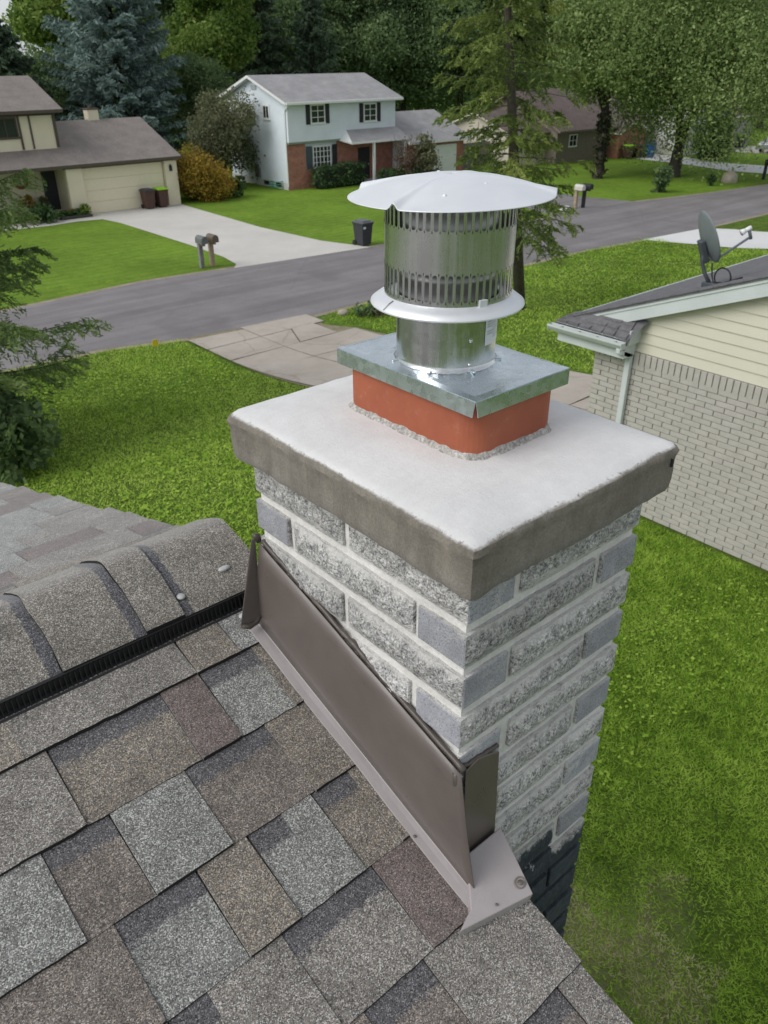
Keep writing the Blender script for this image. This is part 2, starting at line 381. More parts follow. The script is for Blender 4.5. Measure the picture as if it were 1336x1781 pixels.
M_EDGE = concrete('gravelly_verge', (0.20, 0.165, 0.12), (0.34, 0.29, 0.23), 0, 2.5)
edging('road_edge', ROAD_N, 0.28, -1); edging('road_edge', ROAD_F, 0.28, 1)
M_OLD = concrete('old_concrete', (0.36, 0.315, 0.27), (0.48, 0.43, 0.38), 0.25, 0.7)
M_NEWC = concrete('clean_concrete', (0.50, 0.48, 0.44), (0.60, 0.575, 0.54), 0, 0.35)
M_WHC = concrete('white_concrete', (0.60, 0.60, 0.60), (0.68, 0.68, 0.68), 0, 0.35)
# the old drive: separate slabs with open, weedy joints
drv = sheet('old_driveway_bed', [(10.75, 21.95), (15.25, 21.38), (14.85, 20.3), (15.45, 19.2), (15.6, 17.9), (14.7, 10.3), (14.4, 6.6), (10.6, 6.6), (10.55, 15.8), (10.7, 20.4)], concrete('weedy_joint', (0.16, 0.14, 0.08), (0.28, 0.25, 0.17), 0, 6), 0.010)
def slab(poly, m, h=0.035):
    import bmesh
    o = sheet('concrete_slab', poly, m, h); o.parent = drv; del o['kind']
    return o
gx = [10.62, 12.55, 14.62]
vb = [21.75, 20.5, 19.2, 17.7, 15.4, 13.0, 10.8, 8.7, 6.7]
rs = random.Random(3)
for j in range(len(vb) - 1):
    sk1, sk2 = rs.uniform(-.12, .12), rs.uniform(-.12, .12)
    for i in range(2):
        a, b = gx[i] + 0.012, gx[i + 1] - 0.012
        if j == 0: b += 0.45 * i
        if 1 < j < 4: b += 0.75 * i
        t, d = vb[j] - 0.012, vb[j + 1] + 0.012
        p = [(a, t + sk1 * (1 - i)), (b, t - 0.25 * (j == 0) - sk1 * i), (b, d + sk2 * i), (a, d - sk2 * (1 - i))]
        if j == 1 and i == 1:    # broken diagonally, as the aprons nearest the street are
            q = rs.uniform(.25, .75); e1 = (a + (b - a) * q, p[0][1] + (p[1][1] - p[0][1]) * q); q2 = rs.uniform(.25, .75); e2 = (a + (b - a) * q2, p[3][1] + (p[2][1] - p[3][1]) * q2)
            slab([p[0], (e1[0] - .02, e1[1]), (e2[0] - .02, e2[1]), p[3]], M_OLD, 0.03 + rs.uniform(0, .02)); slab([(e1[0] + .02, e1[1]), p[1], p[2], (e2[0] + .02, e2[1])], M_OLD, 0.03 + rs.uniform(0, .02))
        else: slab(p, M_OLD)
sheet('neighbour_driveway', [(34.45, 21.05), (39.2, 20.62), (40.1, 19.4), (40.3, 17.7), (40.5, 9.0), (35.2, 9.0), (35.2, 15.4), (35.4, 18.7)], M_WHC, 0.012)
sheet('garage_driveway', [(17.2, 45.28), (23.1, 45.28), (23.0, 44.0), (22.6, 35.8), (22.9, 31.0), (23.75, 28.36), (16.85, 29.02), (17.3, 29.6), (17.6, 31.1), (17.75, 34.5), (17.75, 41.7)], M_NEWC, 0.012)
sheet('front_path', [(12.5, 45.0), (17.18, 45.2), (17.72, 44.2), (17.72, 43.3), (16.3, 43.6), (14.6, 43.4), (12.5, 43.6)], M_NEWC, 0.010)
sheet('far_driveway', [(62.6, 41.3), (67.0, 41.3), (66.2, 37.2), (65.2, 33.6), (66, 29.8), (67, 26.0), (63.9, 25.2), (61.6, 28.0), (60.9, 31.0), (62.2, 35.8)], M_WHC, 0.012)
sheet('asphalt_driveway', [(43.8, 27.52), (42.9, 30.6), (42.5, 41.6), (37.5, 41.6), (37.3, 31.0), (36.3, 27.65), (40.4, 27.58)], M_ASPH, 0.012)
sheet('grey_driveway', [(72.5, 41.0), (79.0, 41.0), (82, 21.0), (77.0, 22.0), (74.2, 33.0)], M_NEWC, 0.012)

# ------------------------------------------------------------------ our house: gable roof with laminated shingles
MS, OFF, VR = 0.3255, -0.6102 + ZC, 0.735          # roof slope, plane offset, ridge line
ZR = OFF + MS * VR
U_RAKE = 0.083
nz = 1 / math.sqrt(1 + MS * MS)
def rn(u, v, h=0.0): return (u, v - MS * nz * h, OFF + MS * v + nz * h)             # near slope, h off the surface
def rf(u, v, h=0.0): return (u, v + MS * nz * h, ZR - MS * (v - VR) + nz * h)       # far slope
house = thing('house', 'house under the shingled gable roof that the stone chimney stands against', 'house', (-5.0, 0.7, 0.0))
roof = MB()
for fn, va, vb_ in ((rn, VR, -4.2), (rf, VR, 5.6)):
    for h0, mi in ((-0.004, 0), (-0.06, 1)):
        roof.quad(fn(-11, va, h0), fn(U_RAKE - .012, va, h0), fn(U_RAKE - .012, vb_, h0), fn(-11, vb_, h0), mi)
    roof.quad(fn(U_RAKE - .012, va, -.004), fn(U_RAKE - .012, va, -.06), fn(U_RAKE - .012, vb_, -.06), fn(U_RAKE - .012, vb_, -.004), 1)
    roof.quad(fn(U_RAKE - .012, vb_, -.004), fn(U_RAKE - .012, vb_, -.06), fn(-11, vb_, -.06), fn(-11, vb_, -.004), 1)
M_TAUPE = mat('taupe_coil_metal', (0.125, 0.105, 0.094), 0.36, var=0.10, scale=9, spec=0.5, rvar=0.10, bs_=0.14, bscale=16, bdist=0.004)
M_TAUPEL = mat('skylit_taupe_metal', (0.355, 0.322, 0.320), 0.30, var=0.07, scale=14, spec=0.5, rvar=0.06, bs_=0.06, bscale=30, bdist=0.002)  # same flashing paint, sky brightness on the up-facing sheets put into its colour
roof_o = roof.build('roof', [SH['brown'], M_TAUPE], house)
M_SIDING = mat('house_siding', (0.50, 0.48, 0.43), 0.6, var=0.05)
wl = MB()
wl.prism([(-3.8, 0), (5.2, 0), (5.2, ZR - MS * (5.2 - VR) - .07), (VR, ZR - .07), (-3.8, OFF - MS * 3.8 - .07)], -10.6, 0.035, 0)
wl.build('wall', M_SIDING, house)
rs = random.Random(11)
def shingle(fn, u0, u1, vb_, vt, raised, kind, sgn):
    "one tab of a course: lifted at its butt, tucked under the course above; carries its own cut edges"
    nb = max(3, int((u1 - u0) / 0.02)); rows = 5
    hb, ht = (0.0085, 0.0035) if raised else (0.0050, 0.0015)
    hb += rs.uniform(-.0006, .0012)
    if sgn < 0: hb *= 1.35
    sk0, sk1 = rs.uniform(-.003, .003), rs.uniform(-.003, .003)
    vs = []; band = []; fs = []
    jag = [rs.uniform(-.0011, .0011) for _ in range(nb + 1)]
    for r in range(rows + 1):
        t = r / rows
        for i in range(nb + 1):
            s = i / nb; u = u0 + (u1 - u0) * s
            if i == 0: u += 0.0005 + sk0 * t
            if i == nb: u += -0.0005 + sk1 * t
            v = vb_ + (vt - vb_) * t + (jag[i] if r == 0 else 0)
            vs.append(fn(u, v, hb + (ht - hb) * t + rs.uniform(-.0003, .0003))); band.append(t)
    for r in range(rows):
        for i in range(nb): fs.append((r * (nb + 1) + i, r * (nb + 1) + i + 1, (r + 1) * (nb + 1) + i + 1, (r + 1) * (nb + 1) + i))
    n0 = len(vs)
    for i in range(nb + 1):                                          # butt edge, down to the course below
        q = vs[i]; vs.append((q[0], q[1] + .001 * sgn, q[2] - hb - .003)); band.append(0)
    nf = len(fs)
    for i in range(nb): fs.append((i, n0 + i, n0 + i + 1, i + 1))
    n1 = len(vs)
    for e, col in ((0, 0), (1, nb)):                                 # side cuts
        for r in range(rows + 1):
            q = vs[r * (nb + 1) + col]; vs.append((q[0], q[1], q[2] - .006)); band.append(r / rows)
        for r in range(rows): fs.append((r * (nb + 1) + col, (r + 1) * (nb + 1) + col, n1 + e * (rows + 1) + r + 1, n1 + e * (rows + 1) + r))
    me = bpy.data.meshes.new('shingle'); o = house['o']
    me.from_pydata([(q[0] - o[0], q[1] - o[1], q[2] - o[2]) for q in vs], [], fs)
    me.materials.append(SH[kind]); me.materials.append(MFELT)
    mi = [0] * len(fs)
    for i in range(nf, nf + nb): mi[i] = 1
    me.polygons.foreach_set('material_index', mi)
    a = me.attributes.new('band', 'FLOAT', 'POINT'); a.data.foreach_set('value', band)
    link('shingle', me, roof_o)
EXPO = 0.1377
NEAR = {  # course -> (from u, to u, colour); "_d" pieces are the recessed ones with the printed shadow band
    0: [(-1.3, -.70, 'grey'), (-.70, -.43, 'tan'), (-.43, -.134, 'grey'), (-.134, -.046, 'tan'), (-.046, .084, 'pale')],
    1: [(-1.3, -.82, 'tan'), (-.82, -.60, 'grey_d'), (-.60, -.40, 'grey'), (-.40, -.208, 'tan_d'), (-.208, -.133, 'red'), (-.133, -.025, 'pale_d'), (-.025, .084, 'tan')],
    2: [(-1.3, -.95, 'tan'), (-.95, -.75, 'grey_d'), (-.75, -.468, 'pale'), (-.468, -.366, 'brown_d'), (-.366, -.240, 'pale'), (-.240, -.088, 'brown_d'), (-.088, .084, 'tan')],
    3: [(-1.3, -.90, 'red'), (-.90, -.75, 'tan_d'), (-.75, -.43, 'brown'), (-.43, -.304, 'pale_d'), (-.304, -.216, 'tan'), (-.216, -.157, 'pale_d'), (-.157, -.097, 'pale'), (-.097, -.023, 'tan_d'), (-.023, .084, 'tan')],
    4: [(-1.3, -.85, 'grey'), (-.85, -.70, 'brown_d'), (-.70, -.43, 'brown'), (-.43, -.37, 'grey_d'), (-.37, -.251, 'grey'), (-.251, -.086, 'grey_d'), (-.086, .084, 'red')],
    5: [(-1.3, -.70, 'tan'), (-.70, -.50, 'grey_d'), (-.50, -.216, 'brown'), (-.216, -.106, 'brown_d'), (-.106, .084, 'grey')],
    6: [(-1.3, -.60, 'grey'), (-.60, -.40, 'tan_d'), (-.40, -.06, 'tan'), (-.06, .030, 'brown_d'), (.030, .084, 'grey')],
    7: [(-1.3, -.55, 'tan'), (-.55, -.30, 'pale_d'), (-.30, -.12, 'grey'), (-.12, .084, 'tan')],
    8: [(-1.3, -.70, 'grey'), (-.70, -.45, 'tan_d'), (-.45, -.15, 'tan'), (-.15, .084, 'brown')]}
for k in sorted(NEAR):
    vb_ = 0.503 - EXPO * k
    for (a, b, c) in NEAR[k]: shingle(rn, a, b, vb_, vb_ + EXPO + (.004 if k else -.045), not c.endswith('_d'), c, 1)
kinds = ['grey', 'tan', 'pale', 'red', 'brown', 'grey', 'pale', 'pale', 'red']
for k in range(29):
    vb_ = 0.735 + 0.145 + EXPO * (k + 1) - 0.03
    u = -0.86 - 0.035 * k + rs.uniform(-.15, 0.0) if k > 3 else -1.0 + rs.uniform(-.15, 0)
    if k > 14: u = -0.86 - 0.02 * k + rs.uniform(-.1, 0)
    raised = True
    while u < U_RAKE - .03:
        w = rs.uniform(.11, .30) if raised else rs.uniform(.09, .2)
        e = u + w
        if e > U_RAKE - .05: e = U_RAKE + rs.uniform(-.003, .008)
        shingle(rf, u, e, vb_, vb_ - EXPO - .004, raised, rs.choice(kinds) + ('' if raised else '_d'), -1)
        u = e; raised = not raised
# ridge vent: black plastic body, louvred side, shingle caps over it
vent = MB()
VU0, VU1 = -1.35, 0.075
def sect(prof, fn, u0, u1, mi=0, mb=None):
    mb = mb or vent
    n = len(prof); vs = [fn(u0, v, h) for v, h in prof] + [fn(u1, v, h) for v, h in prof]
    mb.add(vs, [(i, i + 1, n + i + 1, n + i) for i in range(n - 1)], mi)
near_prof = [(.578, .001), (.578, .0055), (.5815, .0065), (.5835, .004), (.592, .005), (.599, .0245), (.598, .0262), (.66, .034), (.735, .045)]
sect(near_prof, rn, VU0, VU1)
far_prof = [(.735, .045), (.81, .036), (.868, .0285), (.868, .0245), (.864, .004), (.876, .003), (.876, -.003)]
sect(far_prof, rf, VU0, VU1)
vent_o = vent.build('ridge_vent', M_RUBBER, house)
fins = MB()
u = VU0
while u < VU1 - .01:
    a, b = rn(u, .5835, .0045), rn(u, .5955, .0255); c, d = rn(u, .594, .0045), rn(u, .600, .025)
    t = .0016
    fins.add([a, b, d, c, (a[0] + t, a[1], a[2]), (b[0] + t, b[1], b[2]), (d[0] + t, d[1], d[2]), (c[0] + t, c[1], c[2])], [(0, 1, 2, 3), (7, 6, 5, 4), (0, 4, 5, 1)])
    u += .0086
tag(fins.build('louvre_fins', M_RUBBER, vent_o), kind='stuff')
def capz(d): return ZR + .0675 - .560 * math.sqrt(d * d + .036 ** 2)
CAPS = [(-1.35, -.80, 'L', 0.0), (-.80, -.56, 'L', 0.002), (-.56, -.325, 'R', .0), (-.325, -.175, 'R', .004), (-.175, -.100, '', .0085), (-.100, .079, 'L', .004)]
prof = [(.597, .0295), (.606, .0315), (.64, .037), (.675, .043), (.70, .050)]
for (a, b, dk, lift) in CAPS:
    pts = []
    N = 24
    for i in range(N + 1):                                            # section from near eave of the cap over the crest
        t = -1 + 2 * i / N; x = abs(t)
        vv = .735 + t * .143
        zz = capz(t * .143)
        pts.append((vv, zz - (.004 if x > .96 else 0)))
    nu_ = max(4, int((b - a) / .02)); vs = []; bd = []; fs = []
    for j in range(nu_ + 1):
        s = j / nu_; u = a + (b - a) * s
        dkv = 0
        if dk == 'R': dkv = 1 - (b - u) / .046
        if dk == 'L' and lift != 0.0: dkv = 1 - (u - a) / .042
        for (vv, zz) in pts:
            lf = lift + .0018 * mnoise.noise(Vector((u * 9, vv * 9, lift * 400)))
            vs.append((u + .004 * mnoise.noise(Vector((vv * 22, lift * 100, b))) * (j in (0, nu_)), vv, zz + lf)); bd.append(max(0, dkv * .9))
    n = N + 1
    for j in range(nu_):
        for i in range(N): fs.append((j * n + i, (j + 1) * n + i, (j + 1) * n + i + 1, j * n + i + 1))
    nf = len(fs); n1 = len(vs)
    loop = [j * n for j in range(nu_ + 1)] + [nu_ * n + i for i in range(1, n)] + [j * n + N for j in range(nu_ - 1, -1, -1)] + [i for i in range(N - 1, 0, -1)]
    for q in loop: vs.append((vs[q][0], vs[q][1], vs[q][2] - .0055)); bd.append(0)
    for i in range(len(loop)): j = (i + 1) % len(loop); fs.append((loop[i], n1 + i, n1 + j, loop[j]))
    me = bpy.data.meshes.new('ridge_cap'); o = house['o']
    me.from_pydata([(q[0] - o[0], q[1] - o[1], q[2] - o[2]) for q in vs], [], fs)
    me.materials.append(MCAP); me.materials.append(MFELT)
    me.polygons.foreach_set('material_index', [0] * nf + [1] * (len(fs) - nf)); me.polygons.foreach_set('use_smooth', [True] * nf + [False] * (len(fs) - nf))
    at = me.attributes.new('band', 'FLOAT', 'POINT'); at.data.foreach_set('value', bd); me.set_sharp_from_angle(angle=math.radians(40))
    link('ridge_cap', me, house)
M_CAULK = mat('grey_caulk', (0.42, 0.42, 0.42), 0.45, var=0.1, scale=40, bs_=0.4, bscale=60, bdist=.003)
for c_, r_, sx, sy, sz in (((-.088, .624, capz(.111) + .004), .0085, 1, 1.1, .5), ((.014, .640, capz(.095) + .004), .009, 1.5, .8, .5), ((.000, .560, OFF + MS * .56 + .012), .006, 1.6, 1.3, .8)):
    db = MB(); db.ball(c_, r_, 8, sx, sy, sz); db.build('caulk_dab', M_CAULK, house, True)

# ------------------------------------------------------------------ chimney
chim = thing('chimney', 'split-faced grey block chimney with pale mortar, concrete crown and clay flue liner', 'chimney', (0.22, 0.273, 0.0))
CU, CV = 0.44, 0.546
BD = 0.0273
def paint_mask(n, v, soft=0.02):
    "dark waterproof paint left on the lower courses, its edge stepping along a joint"
    x, y, z = sep(n, v)
    ns = noise_(n, v, 42, 4, 0.75); nb = noise_(n, v, 9, 3, 0.6)
    st = ramp(n, math_(n, 'ADD', x, math_(n, 'MULTIPLY', math_(n, 'SUBTRACT', ns, .5), .06)), [(0.078, 0.0), (0.092, 1.0)])
    lim = math_(n, 'SUBTRACT', ZC - 0.752, math_(n, 'MULTIPLY', st, 0.085))
    lim = math_(n, 'ADD', lim, math_(n, 'MULTIPLY', math_(n, 'SUBTRACT', math_(n, 'ADD', ns, math_(n, 'MULTIPLY', nb, .6)), .8), 0.05))
    d = math_(n, 'SUBTRACT', lim, z)
    f = ramp(n, math_(n, 'ADD', math_(n, 'MULTIPLY', d, 20.0), 0.5), [(0.42, 0.0), (0.58, 1.0)])
    chips = ramp(n, noise_(n, coords(n, (1, 1, .45), rand=False), 26, 5, 0.75), [(0.66, 0.0), (0.71, 1.0)])
    return math_(n, 'MULTIPLY', f, math_(n, 'SUBTRACT', 1.0, chips))
def block_mat(name, rough):
    m, n, b, _ = _nodes(name); v = coords(n, rand=True); v0 = coords(n, rand=False)
    oi = n.nodes.new('ShaderNodeObjectInfo')
    if rough:
        f = noise_(n, v, 250, 3, 0.75); g = noise_(n, v, 95, 4, 0.7); h = noise_(n, v, 22, 4, 0.6)
        s = math_(n, 'ADD', math_(n, 'MULTIPLY', f, .62), math_(n, 'MULTIPLY', g, .38))
        col = ramp(n, s, [(0.32, (0.05, 0.049, 0.050)), (0.42, (0.21, 0.208, 0.208)), (0.51, (0.47, 0.465, 0.455)), (0.63, (0.80, 0.79, 0.77))])
        col = mix(n, 1.0, col, ramp(n, h, [(0.3, 0.74), (0.7, 1.22)]), 'MULTIPLY')
        # mortar smeared over the arrises
        zf = math_(n, 'FRACT', math_(n, 'DIVIDE', math_(n, 'SUBTRACT', sep(n, v0)[2], ZC - .1395 - 30 * .0735), .0735))
        ed = math_(n, 'ABSOLUTE', math_(n, 'SUBTRACT', zf, .37))
        sm = ramp(n, math_(n, 'ADD', ed, math_(n, 'MULTIPLY', math_(n, 'SUBTRACT', math_(n, 'ADD', noise_(n, v0, 38, 4, .7), math_(n, 'MULTIPLY', h, .7)), .85), .50)), [(0.22, 0.0), (0.345, .85)])
        col = mix(n, sm, col, (0.64, 0.63, 0.605))
        bump(n, b, math_(n, 'ADD', s, math_(n, 'MULTIPLY', g, .8)), 1.0, 0.006)
    else:
        f = noise_(n, v, 330, 3, 0.7); h = noise_(n, v, 30, 4, 0.6)
        col = ramp(n, f, [(0.28, (0.08, 0.081, 0.088)), (0.42, (0.30, 0.306, 0.335)), (0.75, (0.42, 0.426, 0.455))])
        col = mix(n, 1.0, col, ramp(n, h, [(0.3, 0.85), (0.7, 1.15)]), 'MULTIPLY')
        sm = ramp(n, math_(n, 'ADD', noise_(n, v0, 17, 5, .75), math_(n, 'MULTIPLY', f, .25)), [(0.66, 0.0), (0.80, .6)]); col = mix(n, sm, col, (0.54, 0.53, 0.51))
        bump(n, b, f, 0.5, 0.002)
    col = mix(n, 1.0, col, ramp(n, oi.outputs['Random'], [(0, 0.86), (1, 1.14)]), 'MULTIPLY')
    dk = ramp(n, noise_(n, v0, 60, 4, .7), [(0.3, (0.042, 0.053, 0.061)), (0.7, (0.082, 0.098, 0.108))])
    col = mix(n, paint_mask(n, v0), col, dk)
    n.links.new(col, b.inputs['Base Color']); b.inputs['Roughness'].default_value = 0.92; b.inputs['Specular IOR Level'].default_value = 0.25
    return m
M_ROUGH = block_mat('split_face_block', True); M_SMOOTH = block_mat('sawn_block_end', False)
def mortar_mat():
    m, n, b, _ = _nodes('chimney_mortar'); v0 = coords(n, rand=False)
    f = noise_(n, v0, 120, 4, 0.8); g = noise_(n, v0, 14, 4, 0.6)
    col = ramp(n, g, [(0.3, (0.60, 0.59, 0.56)), (0.7, (0.74, 0.73, 0.705))])
    col = mix(n, 1.0, col, ramp(n, f, [(0.3, 0.86), (0.7, 1.1)]), 'MULTIPLY')
    dk = ramp(n, f, [(0.3, (0.036, 0.045, 0.052)), (0.7, (0.07, 0.085, 0.095))])
    col = mix(n, paint_mask(n, v0), col, dk)
    n.links.new(col, b.inputs['Base Color']); b.inputs['Roughness'].default_value = 0.95
    bump(n, b, math_(n, 'ADD', f, g), 0.6, 0.003); return m
M_MORTAR = mortar_mat()
core = MB()
def wob_face(mb, p0, p1, nrm, z0, z1, nu_, nv_, amp, mi=0, seed=0.0, sc=30):
    vs = []
    for j in range(nv_ + 1):
        for i in range(nu_ + 1):
            x = p0[0] + (p1[0] - p0[0]) * i / nu_; y = p0[1] + (p1[1] - p0[1]) * i / nu_; z = z0 + (z1 - z0) * j / nv_
            d = amp * mnoise.noise(Vector((x * sc + seed, y * sc, z * sc))) if 0 < i < nu_ else 0
            vs.append((x + nrm[0] * d, y + nrm[1] * d, z))
    mb.add(vs, [(j * (nu_ + 1) + i, j * (nu_ + 1) + i + 1, (j + 1) * (nu_ + 1) + i + 1, (j + 1) * (nu_ + 1) + i) for j in range(nv_) for i in range(nu_)], mi)
ci = BD + .0062
x0, x1, y0, y1 = ci, CU - ci, ci, CV - ci
cz0, cz1 = ZC - 1.34, ZC - .05
wob_face(core, (x0, y1), (x0, y0), (-1, 0), cz0, cz1, 34, 90, .0022); wob_face(core, (x0, y0), (x1, y0), (0, -1), cz0, cz1, 28, 90, .0022, 0, 5)
wob_face(core, (x1, y0), (x1, y1), (1, 0), cz0, cz1, 12, 20, .002); wob_face(core, (x1, y1), (x0, y1), (0, 1), cz0, cz1, 12, 20, .002)
core.build('mortar_core', M_MORTAR, chim)
st_ = MB(); st_.box(BD + .001, BD + .001, 0, CU - BD - .001, CV - BD - .001, ZC - 1.335); st_.build('shaft', M_SMOOTH, chim)
rb = random.Random(5)
def block(u0, u1, v0, v1, z0, z1, faces):
    mb = MB()
    defs = {'-u': ((u0, v1), (u0, v0), (-1, 0)), '+u': ((u1, v0), (u1, v1), (1, 0)), '-v': ((u0, v0), (u1, v0), (0, -1)), '+v': ((u1, v1), (u0, v1), (0, 1))}
    sd_ = rb.uniform(0, 50)
    for k, (p0, p1, nr) in defs.items():
        kind = faces.get(k)
        L = math.hypot(p1[0] - p0[0], p1[1] - p0[1])
        if kind == 'rough':
            nu_, nv_ = max(6, int(L / .0075)), 8; vs = []
            for j in range(nv_ + 1):
                for i in range(nu_ + 1):
                    s, t = i / nu_, j / nv_
                    x = p0[0] + (p1[0] - p0[0]) * s; y = p0[1] + (p1[1] - p0[1]) * s; z = z0 + (z1 - z0) * t
                    ed = min(1, min(s, 1 - s) * L / .016) * min(1, min(t, 1 - t) * (z1 - z0) / .016)
                    q = Vector((x * 34 + sd_, y * 34, z * 34)); q2 = Vector((x * 110 + sd_, y * 110, z * 110))
                    d = ed * (.0055 + .0045 * mnoise.noise(q) + .0022 * mnoise.noise(q2))
                    e = .0018 * mnoise.noise(Vector((x * 60, y * 60, z * 60 + sd_)))
                    vs.append((x + nr[0] * d, y + nr[1] * d, z + (e if 0 < i < nu_ else 0)))
            mb.add(vs, [(j * (nu_ + 1) + i, j * (nu_ + 1) + i + 1, (j + 1) * (nu_ + 1) + i + 1, (j + 1) * (nu_ + 1) + i) for j in range(nv_) for i in range(nu_)], 0)
        else:
            b_ = .0022; 
            xs = [p0[0], p0[1]]; dx, dy = (p1[0] - p0[0]) / L, (p1[1] - p0[1]) / L
            P = lambda s, z, o: (p0[0] + dx * s + nr[0] * o, p0[1] + dy * s + nr[1] * o, z)
            vs = [P(0, z0, 0), P(L, z0, 0), P(L, z1, 0), P(0, z1, 0), P(b_, z0 + b_, .0012), P(L - b_, z0 + b_, .0012), P(L - b_, z1 - b_, .0012), P(b_, z1 - b_, .0012)]
            mb.add(vs, [(4, 5, 6, 7), (0, 1, 5, 4), (1, 2, 6, 5), (2, 3, 7, 6), (3, 0, 4, 7)], 1 if kind == 'smooth' else 0)
    mb.quad((u0, v0, z0), (u0, v1, z0), (u1, v1, z0), (u1, v0, z0), 0); mb.quad((u0, v0, z1), (u1, v0, z1), (u1, v1, z1), (u0, v1, z1), 0)
    mb.build('block', [M_ROUGH, M_SMOOTH], chim)
LO_U, HI_U, LO_V, HI_V = BD, CU - BD, BD, CV - BD
TH, JV = .090, .0165
for k in range(1, 17):
    zb = ZC - 0.1395 - .0735 * (k - 1); zt = zb + .0545
    if k == 1: zt = ZC - .070
    j = lambda: rb.uniform(-.0012, .0012)
    if k % 2:
        m_ = (LO_V + HI_V) / 2 + rb.uniform(-.012, .012)
        block(LO_U + j(), LO_U + TH, LO_V, m_ - JV / 2, zb + j(), zt + j(), {'-u': 'rough', '-v': 'smooth'})
        block(LO_U + j(), LO_U + TH, m_ + JV / 2, HI_V, zb + j(), zt + j(), {'-u': 'rough', '+v': 'smooth'})
        block(LO_U + TH + JV + rb.uniform(-.008, .008), HI_U, LO_V + j(), LO_V + TH, zb + j(), zt + j(), {'-v': 'rough', '+u': 'smooth'})
        block(HI_U - TH, HI_U, LO_V + TH + JV, HI_V, zb + j(), zt + j(), {'+u': 'rough', '+v': 'smooth'})
        block(LO_U + TH + JV, HI_U - TH - JV, HI_V - TH, HI_V, zb, zt, {'+v': 'rough'})
    else:
        block(LO_U, HI_U - TH - JV, LO_V + j(), LO_V + TH, zb + j(), zt + j(), {'-v': 'rough', '-u': 'smooth'})
        block(HI_U - TH + rb.uniform(-.006, .006), HI_U, LO_V + j(), (LO_V + HI_V) / 2 - JV / 2, zb + j(), zt + j(), {'+u': 'rough', '-v': 'smooth'})
        block(LO_U + j(), LO_U + TH, LO_V + TH + JV + rb.uniform(-.008, .008), HI_V - TH - JV, zb + j(), zt + j(), {'-u': 'rough'})
        block(LO_U + j(), HI_U - TH - JV, HI_V - TH, HI_V, zb + j(), zt + j(), {'+v': 'rough', '-u': 'smooth'})
        block(HI_U - TH, HI_U, (LO_V + HI_V) / 2 + JV / 2, HI_V, zb, zt, {'+u': 'rough', '+v': 'smooth'})
# concrete crown, trowelled white on top
def crown_mat():
    m, n, b, _ = _nodes('crown_concrete'); v = coords(n, rand=False); x, y, z = sep(n, v)
    ns = noise_(n, v, 34, 5, 0.8); nb = noise_(n, v, 7, 4, 0.6); fi = noise_(n, v, 260, 3, 0.8)
    ver = coords(n, (1, 1, .18), rand=False); vn = noise_(n, ver, 22, 5, 0.75)
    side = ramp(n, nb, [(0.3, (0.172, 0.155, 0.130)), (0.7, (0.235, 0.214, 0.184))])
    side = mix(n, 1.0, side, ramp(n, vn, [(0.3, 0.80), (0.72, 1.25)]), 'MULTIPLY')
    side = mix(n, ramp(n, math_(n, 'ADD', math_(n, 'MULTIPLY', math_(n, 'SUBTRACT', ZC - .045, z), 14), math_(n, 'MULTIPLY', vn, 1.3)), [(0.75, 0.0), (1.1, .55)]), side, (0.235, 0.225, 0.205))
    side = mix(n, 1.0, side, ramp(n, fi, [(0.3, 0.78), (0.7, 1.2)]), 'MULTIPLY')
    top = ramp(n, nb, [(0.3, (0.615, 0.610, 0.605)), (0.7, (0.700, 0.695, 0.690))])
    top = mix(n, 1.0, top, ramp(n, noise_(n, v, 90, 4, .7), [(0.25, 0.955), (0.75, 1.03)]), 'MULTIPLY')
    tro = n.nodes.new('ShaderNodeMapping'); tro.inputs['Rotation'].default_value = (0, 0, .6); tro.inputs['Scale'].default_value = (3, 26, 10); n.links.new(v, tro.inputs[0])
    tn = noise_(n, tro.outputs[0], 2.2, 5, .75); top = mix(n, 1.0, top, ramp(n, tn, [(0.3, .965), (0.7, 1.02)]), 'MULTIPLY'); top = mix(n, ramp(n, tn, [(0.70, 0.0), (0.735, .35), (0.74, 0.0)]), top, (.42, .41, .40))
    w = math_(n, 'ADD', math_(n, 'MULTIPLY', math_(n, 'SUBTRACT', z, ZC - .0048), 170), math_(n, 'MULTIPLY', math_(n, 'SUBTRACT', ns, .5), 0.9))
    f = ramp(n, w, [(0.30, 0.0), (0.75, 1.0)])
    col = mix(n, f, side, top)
    # gritty arris
    pit = math_(n, 'MULTIPLY', ramp(n, noise_(n, v, 170, 3, .8), [(0.56, 0.0), (0.64, 1.0)]), ramp(n, w, [(0.2, 0.0), (0.5, 1.0), (0.62, 1.0), (1.0, 0.0)]))
    col = mix(n, math_(n, 'MULTIPLY', pit, .7), col, (0.16, 0.14, 0.12))
    n.links.new(col, b.inputs['Base Color']); b.inputs['Roughness'].default_value = 0.88; b.inputs['Specular IOR Level'].default_value = 0.3
    bump(n, b, math_(n, 'ADD', math_(n, 'MULTIPLY', fi, .5), math_(n, 'ADD', vn, math_(n, 'MULTIPLY', pit, -1.5))), 0.35, 0.004); return m
cr = MB()
NU_, NV_ = 44, 54
def crown_outline(s):
    "closed outline of the crown, s in 0..4 over its sides, far corners rounded"
    pts = []
    return pts
